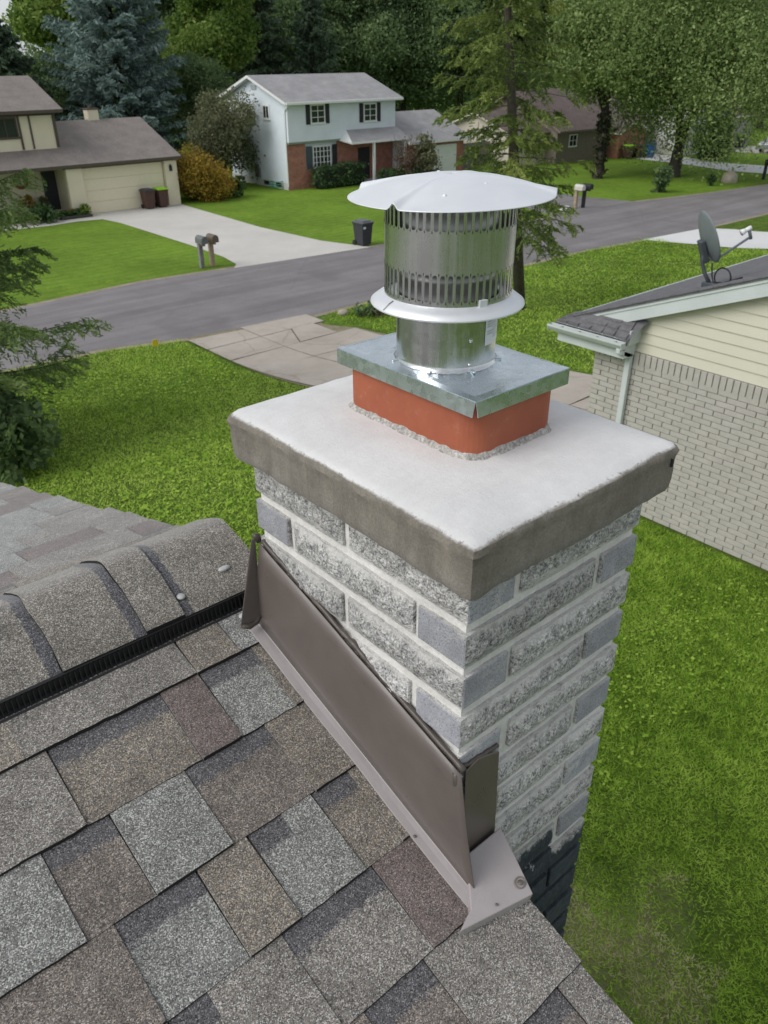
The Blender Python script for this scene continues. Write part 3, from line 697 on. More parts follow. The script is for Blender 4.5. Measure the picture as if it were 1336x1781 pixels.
def crown_pt(i, j):
    u, v = CU * i / NU_, CV * j / NV_
    w = .0042 * mnoise.noise(Vector((u * 9, v * 9, 1.3))) + .0018 * mnoise.noise(Vector((u * 45, v * 45, 7)))
    eu, ev = min(u, CU - u), min(v, CV - v)
    e = min(eu, ev)
    z = .012 * (1 - math.exp(-e / .05)) + (.0012 * mnoise.noise(Vector((u * 30, v * 30, 3))))
    if e < .010: z -= .0035 * (1 - e / .010) ** 2
    du = w if i in (0, NU_) else 0; dv = w if j in (0, NV_) else 0
    if i == 0: du = w + .004 * math.sin(v / CV * PI)
    # round the outer corners a little
    for (cu_, cv_, rr) in ((0, CV, .022), (CU, CV, .02), (CU, 0, .012), (0, 0, .004)):
        a, b = abs(u - cu_), abs(v - cv_)
        if a < rr and b < rr:
            p = Vector((u - (cu_ + (rr if cu_ == 0 else -rr)), v - (cv_ + (rr if cv_ == 0 else -rr))))
            m_ = max(abs(p.x), abs(p.y))
            if p.length > 1e-6: p = p * (m_ / p.length); u, v = (cu_ + (rr if cu_ == 0 else -rr)) + p.x, (cv_ + (rr if cv_ == 0 else -rr)) + p.y
    return (u + du, v + dv, ZC + z)
vs = [crown_pt(i, j) for j in range(NV_ + 1) for i in range(NU_ + 1)]
n_ = NU_ + 1
fs = [(j * n_ + i, j * n_ + i + 1, (j + 1) * n_ + i + 1, (j + 1) * n_ + i) for j in range(NV_) for i in range(NU_)]
loop = [i for i in range(n_)] + [j * n_ + NU_ for j in range(1, NV_ + 1)] + [NV_ * n_ + i for i in range(NU_ - 1, -1, -1)] + [j * n_ for j in range(NV_ - 1, 0, -1)]
prev = loop; SIDE = 9
for r in range(1, SIDE + 1):
    row = []
    for q in loop:
        p = vs[q]; t = r / SIDE; zt = ZC - .0761 * t - .0035 * (1 - t)
        c = Vector((p[0] - CU / 2, p[1] - CV / 2)); o = .0022 * mnoise.noise(Vector((p[0] * 26, p[1] * 26, t * 3))) + .0010 * mnoise.noise(Vector((p[0] * 90, p[1] * 90, t * 8))) + (.0025 if r == 1 else 0) - (.003 if r == SIDE else 0)
        sx = (1 if p[0] > CU - .012 else (-1 if p[0] < .012 else 0)); sy = (1 if p[1] > CV - .012 else (-1 if p[1] < .012 else 0))
        row.append(len(vs)); vs.append((p[0] + sx * o, p[1] + sy * o, zt + (.0022 * mnoise.noise(Vector((p[0] * 30, p[1] * 30, 9))) if r == SIDE else 0)))
    for i in range(len(loop)): j = (i + 1) % len(loop); fs.append((prev[i], row[i], row[j], prev[j]))
    prev = row
row = []
for q in prev:
    p = vs[q]; row.append(len(vs)); vs.append((min(max(p[0], .034), CU - .034), min(max(p[1], .034), CV - .034), p[2] + .006))
for i in range(len(loop)): j = (i + 1) % len(loop); fs.append((prev[i], row[i], row[j], prev[j]))
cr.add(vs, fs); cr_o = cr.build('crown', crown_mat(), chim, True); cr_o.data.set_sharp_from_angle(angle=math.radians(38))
sc_ = MB(); sc_.add([(.4195, -.0035, ZC - .018), (.4222, -.0035, ZC - .018), (.4232, -.0035, ZC - .031), (.4188, -.0035, ZC - .031), (.4208, -.0035, ZC - .022)], [(0, 3, 2, 1)]); sc_.add([(.4195, -.0005, ZC - .018), (.4188, -.0005, ZC - .031), (.4188, -.0035, ZC - .031), (.4195, -.0035, ZC - .018)], [(0, 1, 2, 3)])
sc_.build('crown_chip', M_BLACK, chim)
# clay flue liner with mortar fillet
M_CLAY = None
def clay():
    m, n, b, _ = _nodes('flue_clay'); v = coords(n, rand=False); x, y, z = sep(n, v)
    nb = noise_(n, v, 9, 4, .6); ns = noise_(n, v, 55, 5, .8)
    col = ramp(n, nb, [(0.3, (0.270, 0.066, 0.030)), (0.7, (0.375, 0.105, 0.048))])
    sp = ramp(n, ns, [(0.55, 0.0), (0.68, 0.6)]); col = mix(n, math_(n, 'MULTIPLY', sp, ramp(n, nb, [(0.45, 0.05), (0.7, 0.8)])), col, (0.46, 0.33, 0.27))
    f = ramp(n, math_(n, 'ADD', math_(n, 'MULTIPLY', math_(n, 'SUBTRACT', ZC + .026, z), 40), math_(n, 'MULTIPLY', math_(n, 'SUBTRACT', ns, .5), 1.8)), [(0.35, 0.0), (0.8, 0.5)])
    col = mix(n, f, col, (0.42, 0.36, 0.32))
    n.links.new(col, b.inputs['Base Color']); b.inputs['Roughness'].default_value = 0.62; bump(n, b, ns, .12, .002); return m
def rrect(u0, u1, v0, v1, r, n=8):
    pts = []
    for (cx, cy, a0) in ((u1 - r, v0 + r, -PI / 2), (u1 - r, v1 - r, 0), (u0 + r, v1 - r, PI / 2), (u0 + r, v0 + r, PI)):
        for i in range(n + 1): a = a0 + PI / 2 * i / n; pts.append((cx + r * math.cos(a), cy + r * math.sin(a)))
    return pts
FL = (.1455, .3290, .1415, .4210)
fl = MB(); P_ = rrect(*FL, .036)
rows_ = [(P_, ZC + .002), (P_, ZC + .100), (rrect(FL[0] + .02, FL[1] - .02, FL[2] + .02, FL[3] - .02, .02), ZC + .100), (rrect(FL[0] + .02, FL[1] - .02, FL[2] + .02, FL[3] - .02, .02), ZC + .0)]
vs = [(p[0], p[1], z) for pp, z in rows_ for p in pp]; n_ = len(P_)
fl.add(vs, [(r * n_ + i, r * n_ + (i + 1) % n_, (r + 1) * n_ + (i + 1) % n_, (r + 1) * n_ + i) for r in range(3) for i in range(n_)])
bevel(fl.build('flue_liner', clay(), chim), .002)
fm = MB(); vs = []; NQ = 150
def along(poly, t):
    n = len(poly); L = [math.dist(poly[i], poly[(i + 1) % n]) for i in range(n)]; s = t * sum(L)
    for i in range(n):
        if s <= L[i]: a, b = poly[i], poly[(i + 1) % n]; k = s / max(L[i], 1e-9); return (a[0] + (b[0] - a[0]) * k, a[1] + (b[1] - a[1]) * k), ((b[1] - a[1]) / max(L[i], 1e-9), -(b[0] - a[0]) / max(L[i], 1e-9))
        s -= L[i]
    return poly[0], (0, -1)
PO = rrect(*FL, .036, 12)
for i in range(NQ):
    p, nr = along(PO, i / NQ)
    q = mnoise.noise(Vector((p[0] * 60, p[1] * 60, 2))); q2 = mnoise.noise(Vector((p[0] * 150, p[1] * 150, 6)))
    for o, z in ((-.001, .0205 + .004 * q + .002 * q2), (.002 + .001 * q2, .0165 + .003 * q), (.0042 + .0012 * q, .0132 + .0012 * q2), (.0075 + .0035 * q + .002 * q2, .0095)):
        vs.append((p[0] + nr[0] * o, p[1] + nr[1] * o, ZC + z))
fm.add(vs, [(i * 4 + k, i * 4 + k + 1, ((i + 1) % NQ) * 4 + k + 1, ((i + 1) % NQ) * 4 + k) for i in range(NQ) for k in range(3)])
fm.build('mortar_fillet', mat('gritty_mortar', (0.40, 0.385, 0.36), 0.95, var=.4, scale=60, fine=240, bs_=0.9, bscale=150, bdist=.004), chim)

# ------------------------------------------------------------------ flashing round the chimney
fla = thing('chimney_flashing', 'taupe painted metal flashing sealed along the chimney where it meets the shingles', 'flashing', (0.01, 0.25, OFF + MS * .25))
UP = BD - .0095
def plate(poly3, th, name, m=M_TAUPE, bev=.0012):
    mb = MB(); n = len(poly3); a = [Vector(p) for p in poly3]; nr = (a[1] - a[0]).cross(a[2] - a[0]).normalized() * th
    mb.add(list(a) + [p - nr for p in a], [tuple(range(n)), tuple(range(n, 2 * n))[::-1]] + [(i, n + i, n + (i + 1) % n, (i + 1) % n) for i in range(n)])
    o = mb.build(name, m, fla)
    return bevel(o, bev)
zz = lambda z: z + ZC
A, B_, C_, D_ = (UP, .538, zz(-.4195)), (UP, .505, zz(-.238)), (UP, .012, zz(-.392)), (UP, -.0385, zz(-.6225))
# the side sheet bulges slightly between its nails
mb = MB(); N1, N2 = 26, 6; vs = []
for i in range(N1 + 1):
    for j in range(N2 + 1):
        s, t = i / N1, j / N2
        lo = Vector(A).lerp(Vector(D_), s); hi = Vector(B_).lerp(Vector(C_), s); p = lo.lerp(hi, t)
        p.x += -.0022 * math.sin(t * PI) + .0016 * mnoise.noise(Vector((s * 5, t * 2, 4))) * (0 < j) - .004 * (1 - t)
        vs.append(p)
mb.add(vs, [(i * (N2 + 1) + j, (i + 1) * (N2 + 1) + j, (i + 1) * (N2 + 1) + j + 1, i * (N2 + 1) + j + 1) for i in range(N1) for j in range(N2)])
o = mb.build('side_panel', M_TAUPE, fla, True); m_ = o.modifiers.new('s', 'SOLIDIFY'); m_.thickness = .0018; m_.offset = 0
# strip lying on the shingles
mb = MB(); vs = []
for i in range(31):
    s = i / 30; v = .548 + (-.0485 - .548) * s; w = .0012 * math.sin(s * 14) + .001 * mnoise.noise(Vector((s * 7, 3, 1)))
    for (u, h) in ((UP - .002, .0165), (UP - .006, .0142), (UP - .0145, .0125 + w), (UP - .0250 + .5 * w, .0112 + w), (UP - .0258 + .5 * w, .0085 + w)): vs.append(rn(u, v, h))
mb.add(vs, [(i * 5 + j, i * 5 + j + 1, (i + 1) * 5 + j + 1, (i + 1) * 5 + j) for i in range(30) for j in range(4)])
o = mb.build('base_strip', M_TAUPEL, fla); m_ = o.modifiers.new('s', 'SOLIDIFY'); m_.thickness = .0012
# flap folded out behind the upper end
plate([(.0175, .520, zz(-.232)), (UP - .002, .521, zz(-.404)), (UP - .046, .523, zz(-.4075)), (UP - .045, .523, zz(-.398)), (.0105, .5215, zz(-.234))], .0018, 'back_flap')
# front panel and apron on the low side
FV = BD - .0085
plate([(.034, FV, zz(-.401)), (.060, FV + .001, zz(-.395)), (.084, FV + .001, zz(-.402)), (.1065, FV, zz(-.4115)), (.1165, FV, zz(-.6285)), (.070, FV - .001, zz(-.617)), (.036, FV - .001, zz(-.6105))][::-1], .0018, 'front_panel')
ap = [(.040, .016, .0255), (.1165, .016, .0255), (.1010, -.032, .0262), (.0835, -.0825, .0265), (-.0465, -.0545, .0235), (-.012, -.043, .0235)]
mb = MB(); top = [rn(*p) for p in ap]; low = [rn(p[0], p[1] - (.003 if i in (3, 4) else 0), .0015) for i, p in enumerate(ap)]
mb.add(top + low, [tuple(range(6))[::-1]] + [(i, (i + 1) % 6, 6 + (i + 1) % 6, 6 + i) for i in range(6)])
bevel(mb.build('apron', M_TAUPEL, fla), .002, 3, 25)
M_SEAL = mat('brown_sealant', (0.085, 0.072, 0.062), 0.35, var=0.25, scale=30, bs_=0.3, bscale=40, bdist=.004)
M_SEALL = mat('taupe_sealant', (0.20, 0.175, 0.155), 0.4, var=0.2, scale=30)
sl = MB(); pts = []; rad = []
for i in range(70):
    s = i / 69; p = Vector(B_).lerp(Vector(C_), s)
    q = mnoise.noise(Vector((s * 13, 1, 2))); q2 = mnoise.noise(Vector((s * 41, 5, 2)))
    pts.append((BD - .0035, p.y, p.z + .0035 + .0028 * q + .0012 * q2)); rad.append(.0048 + .0018 * q2 + .0010 * q)
sl.tube(pts, rad, 6); pts = [(.030 + i * .0031, FV + .004, zz(-.402 + (.006 - .0075 * (i / 25) ** 1) * 1 + .0035 * mnoise.noise(Vector((i * .3, 0, 0))))) for i in range(26)]
sl.tube(pts, .0035, 6)
sl.tube([(.0185, FV + .004, zz(-.398)), (.022, FV + .003, zz(-.42)), (.026, FV + .002, zz(-.445))], [.006, .008, .003], 6)
sl.tube([(UP - .044, .519, zz(-.4035)), (UP - .030, .519, zz(-.4115)), (UP - .014, .520, zz(-.409)), (UP - .003, .5205, zz(-.397))], [.004, .0055, .0055, .004], 6)
sl.tube([(.0165, .520, zz(-.228)), (.022, .522, zz(-.232)), (.0235, .517, zz(-.243))], [.004, .007, .005], 6)
sl.build('sealant', M_SEAL, fla, True)
sl = MB(); pts = []
for i in range(60):
    s = i / 59; p = Vector(B_).lerp(Vector(C_), s); pts.append((BD - .0085 + .0006 * mnoise.noise(Vector((s * 20, 0, 0))), p.y - .002, p.z - .004 + .0016 * mnoise.noise(Vector((s * 17, 1, 2)))))
sl.tube(pts, .0017, 5); sl.tube([(.0785 + .0095 * math.cos(a * .35), rn(0, -.060 + .0075 * math.sin(a * .35), .0268)[1], rn(0, -.060 + .0075 * math.sin(a * .35), .0268)[2]) for a in range(20)], .0012, 5)
sl.build('sealant_bead', M_SEALL, fla, True)
for (u, v, h, r) in ((-.0045, -.0005 + .085, .0125, .0028), (.0785, -.060, .0282, .005), (.0245, -.0605, .0268, .0024)):
    sw = MB(); sw.ball(rn(u, v, h), r, 8, 1, 1, .45); sw.build('screw_head', M_TAUPE, fla, True)

# ------------------------------------------------------------------ flue vent: base pan, pipe, storm collar, slotted shroud, rain cap
AX, AY = .2323, .2856
fv = thing('flue_vent', 'shiny metal flue vent with slotted shroud and round white-topped rain cap', 'vent cap', (AX, AY, ZC + .1))
PU0, PU1, PV0, PV1, PZ, PT = .1400, .3346, .1360, .4265, ZC + .1055, .0240
pan = MB(); N1, N2 = 20, 26; vs = []
for j in range(N2 + 1):
    for i in range(N1 + 1):
        u = PU0 + (PU1 - PU0) * i / N1; v = PV0 + (PV1 - PV0) * j / N2
        e = min(i, N1 - i) / N1 * .19; e2 = min(j, N2 - j) / N2 * .29; e3 = min(e, e2)
        z = PZ - (.0022 if e3 == 0 else 0) - .0022 * math.sin(min(1, e3 / .05) * PI / 2) + .0006 * mnoise.noise(Vector((u * 25, v * 25, 0)))
        r = math.hypot(u - AX, v - AY); z += .0035 * math.exp(-((r - .076) / .008) ** 2)
        vs.append((u, v, z))
pan.add(vs, [(j * (N1 + 1) + i, j * (N1 + 1) + i + 1, (j + 1) * (N1 + 1) + i + 1, (j + 1) * (N1 + 1) + i) for j in range(N2) for i in range(N1)])
cs = .0028; fl_ = .0022
zt_, zl_ = PZ - .0022, PZ - PT
pan.quad((PU0, PV1, zt_), (PU0 - fl_, PV1 - cs, zl_), (PU0 - fl_, PV0 + cs, zl_), (PU0, PV0, zt_))
pan.quad((PU0, PV0, zt_), (PU0 + cs, PV0 - fl_, zl_), (PU1 - cs, PV0 - fl_, zl_), (PU1, PV0, zt_))
pan.quad((PU1, PV0, zt_), (PU1 + fl_, PV0 + cs, zl_), (PU1 + fl_, PV1 - cs, zl_), (PU1, PV1, zt_))
pan.quad((PU1, PV1, zt_), (PU1 - cs, PV1 + fl_, zl_), (PU0 + cs, PV1 + fl_, zl_), (PU0, PV1, zt_))
o = pan.build('base_pan', M_GALV, fv); bevel(o, .002, 3, 60); m_ = o.modifiers.new('s', 'SOLIDIFY'); m_.thickness = .0011; m_.offset = 1
pp = MB(); pp.lathe([(.0775, PZ - .001), (.0768, PZ + .0020), (.0738, PZ + .0042), (.0730, PZ + .0075), (.0726, PZ + .010), (.0726, ZC + .199)], (AX, AY, 0), 72)
pp.build('pipe', M_PIPE, fv, True)
for s, (a, r) in enumerate(((2.75, .0775), (3.65, .078), (4.45, .078), (5.35, .0775))):                 # little bent tabs round the pipe's foot
    mb = MB(); c, d = math.cos(a), math.sin(a); mb.bbox(-.004, -.0022, PZ + .001, .006, .0022, PZ + .0042, .0008)
    mb.v = [(AX + c * (r + x) - d * y, AY + d * (r + x) + c * y, z) for x, y, z in mb.v]; mb.build('fixing_tab', M_GALV, fv)
for (a, z) in ((math.radians(-107), ZC + .151), (math.radians(-107), ZC + .1165)):
    mb = MB(); mb.ball((AX + .0728 * math.cos(a), AY + .0728 * math.sin(a), z), .0030, 8, 1, 1, 1); mb.build('screw', M_ALU, fv, True)
# printed sticker on the pipe: wrapped sheet, rows of small print
def label_mat():
    m, n, b, _ = _nodes('printed_label'); v = coords(n, rand=False, kind='UV')
    x, y, z = sep(n, v)
    rows = math_(n, 'FRACT', math_(n, 'MULTIPLY', y, 17.0)); row = math_(n, 'FLOOR', math_(n, 'MULTIPLY', y, 17.0))
    ink = math_(n, 'MULTIPLY', math_(n, 'GREATER_THAN', rows, .32), math_(n, 'LESS_THAN', rows, .82))
    cx = n.nodes.new('ShaderNodeCombineXYZ'); n.links.new(math_(n, 'MULTIPLY', x, 26.0), cx.inputs[0]); n.links.new(math_(n, 'MULTIPLY', row, 7.3), cx.inputs[1])
    t = noise_(n, cx.outputs[0], 1.0, 3, .8); ink = math_(n, 'MULTIPLY', ink, math_(n, 'GREATER_THAN', t, .44))
    wn = n.nodes.new('ShaderNodeTexWhiteNoise'); wn.noise_dimensions = '1D'; n.links.new(row, wn.inputs['W'])
    mx = math_(n, 'ADD', .62, math_(n, 'MULTIPLY', wn.outputs[0], .36)); mn = math_(n, 'MULTIPLY', math_(n, 'GREATER_THAN', wn.outputs[0], .78), .3)
    ink = math_(n, 'MULTIPLY', ink, math_(n, 'MULTIPLY', math_(n, 'LESS_THAN', x, math_(n, 'SUBTRACT', mx, .03)), math_(n, 'GREATER_THAN', x, math_(n, 'ADD', mn, .07))))
    gap = math_(n, 'MULTIPLY', math_(n, 'GREATER_THAN', y, .12), math_(n, 'LESS_THAN', y, .97))
    col = mix(n, math_(n, 'MULTIPLY', math_(n, 'MULTIPLY', ink, gap), .75), (0.66, 0.70, 0.73), (0.10, 0.13, 0.18))
    n.links.new(col, b.inputs['Base Color']); b.inputs['Roughness'].default_value = 0.4; return m
la = MB(); A0, A1, L0, L1 = math.radians(-87), math.radians(-46), ZC + .139, ZC + .198; vs = []
for i in range(13):
    a = A0 + (A1 - A0) * i / 12
    for z in (L0, L1): vs.append((AX + .0732 * math.cos(a), AY + .0732 * math.sin(a), z))
la.add(vs, [(i * 2, i * 2 + 2, i * 2 + 3, i * 2 + 1) for i in range(12)])
o = la.build('label', label_mat(), fv, True)
uv = o.data.uv_layers.new(name='UVMap')
for p in o.data.polygons:
    for li in p.loop_indices: vi = o.data.loops[li].vertex_index; uv.data[li].uv = ((vi // 2) / 12, vi % 2)
# storm collar
cl = MB(); cl.lathe([(.0725, ZC + .1925), (.1090, ZC + .1885), (.1099, ZC + .1895), (.1096, ZC + .1915), (.1000, ZC + .1985), (.0935, ZC + .2015), (.0905, ZC + .2035), (.0725, ZC + .2040)], (AX, AY, 0), 96)
for i, v in enumerate(cl.v):                                            # pressed ribs on the collar's cone
    r = math.hypot(v[0] - AX, v[1] - AY); a = math.atan2(v[1] - AY, v[0] - AX)
    if .092 < r < .105: cl.v[i] = (v[0], v[1], v[2] + .0009 * math.sin(a * 48))
cl.build('storm_collar', M_CAP, fv, True)
cs_ = MB()
for a in (math.radians(172), math.radians(38)): cs_.tube([(AX + r * math.cos(a), AY + r * math.sin(a), ZC + z) for r, z in ((.1092, .1922), (.100, .1990), (.093, .2022))], .0011, 5)
cs_.build('collar_seam', M_INNER, fv)
cp = MB(); a = math.radians(-104); cp.bbox(-.006, -.001, ZC + .1985, .007, .0025, ZC + .2120, .0008); cp.bbox(.001, -.004, ZC + .1925, .009, .001, ZC + .2005, .0008)
cp.v = [(AX + (.0915 - y * 1.0) * math.cos(a) - x * math.sin(a), AY + (.0915 - y) * math.sin(a) + x * math.cos(a), z) for x, y, z in cp.v]; cp.build('collar_clip', M_CAP, fv)
# shroud: two rings of open slots
sh = MB(); NS = 54; RS = .0901
def shroud_row(z0, z1, sz0, sz1, wfrac):
    "ring of cells, each an open slot with round ends"
    cell = 2 * PI / NS
    for k in range(NS):
        c = k * cell; hw = cell / 2; sw_ = cell * wfrac / 2; rz = sw_ * RS
        slot = []; outer = []
        for i in range(7): t = PI * i / 6; slot.append((math.cos(t) * sw_, sz1 - rz + math.sin(t) * rz)); 
        for i in range(7): t = PI + PI * i / 6; slot.append((math.cos(t) * sw_, sz0 + rz + math.sin(t) * rz))
        for (x, z) in slot:
            up = z > (sz0 + sz1) / 2
            if abs(x) > sw_ * .95: outer.append((hw if x > 0 else -hw, z))
            else: outer.append((x / sw_ * hw, z1 if up else z0))
        vs = []
        for (x, z) in slot + outer: vs.append((AX + RS * math.cos(c + x), AY + RS * math.sin(c + x), z))
        n = len(slot); fs = [(i, n + i, n + (i + 1) % n, (i + 1) % n) for i in range(n)]
        o0 = len(sh.v); sh.add(vs, fs)
        for sx, i0, i1 in ((1, 0, 13), (-1, 6, 7)): pass
        # corner fillers of the cell
        for (px_, pz_, i) in ((hw, z1, 0), (-hw, z1, 6), (-hw, z0, 7), (hw, z0, 13)):
            q = len(sh.v); sh.v.append((AX + RS * math.cos(c + px_), AY + RS * math.sin(c + px_), pz_))
            nb = {0: 1, 6: 5, 7: 8, 13: 12}[i]
            sh.f.append((o0 + n + i, q, o0 + n + nb) if i in (6, 13) else (o0 + n + nb, q, o0 + n + i)); sh.m.append(0)
def ring(z0, z1): 
    for k in range(NS * 2):
        a, b = PI * k / NS, PI * (k + 1) / NS
        sh.quad((AX + RS * math.cos(a), AY + RS * math.sin(a), z0), (AX + RS * math.cos(b), AY + RS * math.sin(b), z0), (AX + RS * math.cos(b), AY + RS * math.sin(b), z1), (AX + RS * math.cos(a), AY + RS * math.sin(a), z1))
z_ = lambda x: ZC + x
ring(z_(.2015), z_(.2075)); shroud_row(z_(.2075), z_(.2470), z_(.2095), z_(.2450), .60); ring(z_(.2470), z_(.2975)); shroud_row(z_(.2975), z_(.334), z_(.2995), z_(.332), .58); ring(z_(.334), z_(.337))
o = sh.build('shroud', M_ALU, fv, True); m_ = o.modifiers.new('s', 'SOLIDIFY'); m_.thickness = .0007
nrm = [Vector((v.co.x, v.co.y, 0)).normalized() for v in o.data.vertices]; o.data.normals_split_custom_set_from_vertices(nrm)
m_.use_rim = False
ip = MB(); ip.lathe([(.0700, z_(.200)), (.0700, z_(.228)), (.0712, z_(.230)), (.0700, z_(.232)), (.0700, z_(.262)), (.060, z_(.262)), (.060, z_(.20))], (AX, AY, 0), 56)
ip.lathe([(.066, z_(.285)), (.066, z_(.334)), (.05, z_(.335))], (AX, AY, 0), 40)
ip.build('inner_pipe', M_INNER, fv, True)
# rain cap with four pressed ribs running to the rim
rc = MB(); NA = 240; RR = [0, .012, .03, .05, .07, .09, .105, .118, .128, .134, .1378, .1392]
RIBS = [math.radians(x) for x in (-166, -52, 23, 110)]
tilt = math.radians(1.2); vs = []
for r in RR:
    for k in range(NA):
        a = 2 * PI * k / NA; z = .0260 * (1 - (r / .1392) ** 2.0)
        for b in RIBS:
            d = math.atan2(math.sin(a - b), math.cos(a - b)) * r
            rise = max(0, (r - .025) / .114)
            z += .0080 * rise ** 3.0 * math.exp(-(d / .0048) ** 2) + .0009 * min(1, rise * 4) * math.exp(-(d / .0022) ** 2)
        vs.append((AX + r * math.cos(a), AY + r * math.sin(a), z_(.3315) + z + (r * math.cos(a) * .7543 - r * math.sin(a) * .6565) * math.tan(tilt)))
rc.add(vs, [(i * NA + k, i * NA + (k + 1) % NA, (i + 1) * NA + (k + 1) % NA, (i + 1) * NA + k) for i in range(len(RR) - 1) for k in range(NA)])
o = rc.build('rain_cap', M_CAP, fv, True); m_ = o.modifiers.new('s', 'SOLIDIFY'); m_.thickness = .0010; m_.offset = -1
for a, r in ((math.radians(-95), .067), (math.radians(-140), .1), (math.radians(60), .07), (math.radians(-5), .085)): mb = MB(); mb.ball((AX + r * math.cos(a), AY + r * math.sin(a), z_(.3315) + .0260 * (1 - (r / .1392) ** 2.0) + .0008), .0028, 8, 1, 1, .7); mb.build('rivet', M_CAP, fv, True)

# ------------------------------------------------------------------ neighbour's house: painted brick gable, lapped siding, boxed eave return
NU = 9.66
M_BRICKP = mat('painted_brick', (0.43, 0.41, 0.375), 0.75, var=0.10, scale=5, bs_=0.35, bscale=70, bdist=.004)
M_JOINTP = mat('painted_joint', (0.375, 0.355, 0.325), 0.85, var=0.12, scale=8)
M_CREAM = mat('cream_siding', (0.60, 0.58, 0.475), 0.5, var=0.03, scale=1.2)
M_TRIM = mat('pale_blue_white_trim', (0.55, 0.59, 0.59), 0.5, var=0.06, scale=3)
M_DSH = mat('dark_grey_shingle', (0.135, 0.133, 0.142), 0.9, var=0.25, scale=7, fine=60, bs_=0.4, bdist=.006)
nh = thing('neighbour_house', 'single-storey house with painted brick gable wall, cream siding and dark grey roof', 'house', (15.5, 1.5, 0.0))
bw = MB(); bw.box(NU + .012, -3.6, -.3, 21.5, 6.30, 2.55); bwo = bw.build('brick_wall', M_JOINTP, nh)
PIT, BL = .0815, .292
bmesh_cache = {}
def brick(parent, L, y, z, H=.0735, D=.024, m=M_BRICKP, mb=None):
    "brick proud of the recessed joint on the wall facing us"
    key = (round(L, 3), round(H, 3))
    t = MB(); t.bbox(-D, -L / 2, -H / 2, .02, L / 2, H / 2, .004)
    if mb is not None:
        mb.add([(NU + .012 + v[0] - .004, v[1] + y, v[2] + z) for v in t.v], t.f); return
    if key not in bmesh_cache:
        me = bpy.data.meshes.new('brick'); me.from_pydata(t.v, [], t.f); me.materials.append(m); me.update(); bmesh_cache[key] = me
    o = link('brick', bmesh_cache[key], parent); p = Vector(nh['o'])
    o.location = (NU + .012 - p.x + rbk.uniform(-.003, .003), y - p.y, z - p.z)
rbk = random.Random(2)
far_bricks = MB(); cnt = 0
for r in range(29):
    z = .048 + PIT * r
    y = 6.30 - (.0 if r % 2 == 0 else BL / 2) ; first = True
    while y > -3.5:
        L = BL - .011
        if first and r % 2: L = BL / 2 - .011; yc = 6.30 - L / 2; y = 6.30 - BL / 2
        else: yc = y - BL / 2; y -= BL
        first = False
        if yc > 2.4 and z > .3 and cnt < 292: brick(bwo, round(L, 3), yc, z); cnt += 1
        else: brick(bwo, L, yc, z, mb=far_bricks)
sold = MB(); y = 6.26
so_ = MB()
k = 0
while y > -3.5:
    if y > 3.0:
        t = MB(); t.bbox(-.03, -.042, -.098, .02, .042, .098, .004)
        if 'sold' not in bmesh_cache:
            me = bpy.data.meshes.new('soldier_brick'); me.from_pydata(t.v, [], t.f); me.materials.append(M_BRICKP); bmesh_cache['sold'] = me
        o = link('soldier_brick', bmesh_cache['sold'], bwo); p = Vector(nh['o']); o.location = (NU + .012 - p.x, y - p.y, 2.452 - p.z)
    else: t = MB(); t.bbox(-.03, -.042, -.098, .02, .042, .098, .004); so_.add([(NU + .012 + v[0], v[1] + y, v[2] + 2.452) for v in t.v], t.f)
    y -= .0975
far_bricks.add(so_.v, so_.f); tag(far_bricks.build('brick_courses', M_BRICKP, bwo), kind='stuff')
RS_, RE, RZ = .394, 6.82, 2.83                                        # roof slope, eave v, eave z at the rake
nrz = lambda v: RZ + RS_ * (RE - v)
RIDV = 1.4
sid = MB(); sid.prism([(6.25, 2.56), (6.25, nrz(6.25) - .12), (RIDV, nrz(RIDV) - .12), (-3.4, 2.9), (-3.4, 2.56)], NU + .03, NU + .2, 0); gab = sid.build('gable_wall', M_CREAM, nh)
for i in range(15):                                                   # one lapped board after another
    z0 = 2.56 + i * .150; z1 = z0 + .156
    ya = lambda z: min(6.25, RE - (z + .07 - RZ) / RS_)
    y1, y1t = ya(z0), ya(z1); y0, y0t = max(-3.4, 2 * RIDV - y1), max(-3.4, 2 * RIDV - y1t)
    if y1 - y0 < .3: break
    b = MB(); x = NU + .028
    b.add([(x - .024, y0, z0), (x - .024, y1, z0), (x - .002, y1t, z1), (x - .002, y0t, z1), (x, y0, z0), (x, y1, z0)], [(0, 3, 2, 1), (4, 0, 1, 5)])
    b.build('siding_board', M_CREAM, gab)
rf_ = MB(); U0r = 9.47
for s in (1, -1):
    def q(u, d, h): return (u, RIDV + s * d, nrz(RIDV) - RS_ * d + h)
    D = RE - RIDV
    rf_.quad(q(U0r, 0, 0), q(22, 0, 0), q(22, D, 0), q(U0r, D, 0)); rf_.quad(q(U0r, 0, -.03), q(U0r, D, -.03), q(22, D, -.03), q(22, 0, -.03)); rf_.quad(q(U0r, 0, 0), q(U0r, D, 0), q(U0r, D, -.03), q(U0r, 0, -.03)); rf_.quad(q(U0r, D, 0), q(22, D, 0), q(22, D, -.03), q(U0r, D, -.03))
nroof = rf_.build('roof', M_DSH, nh)
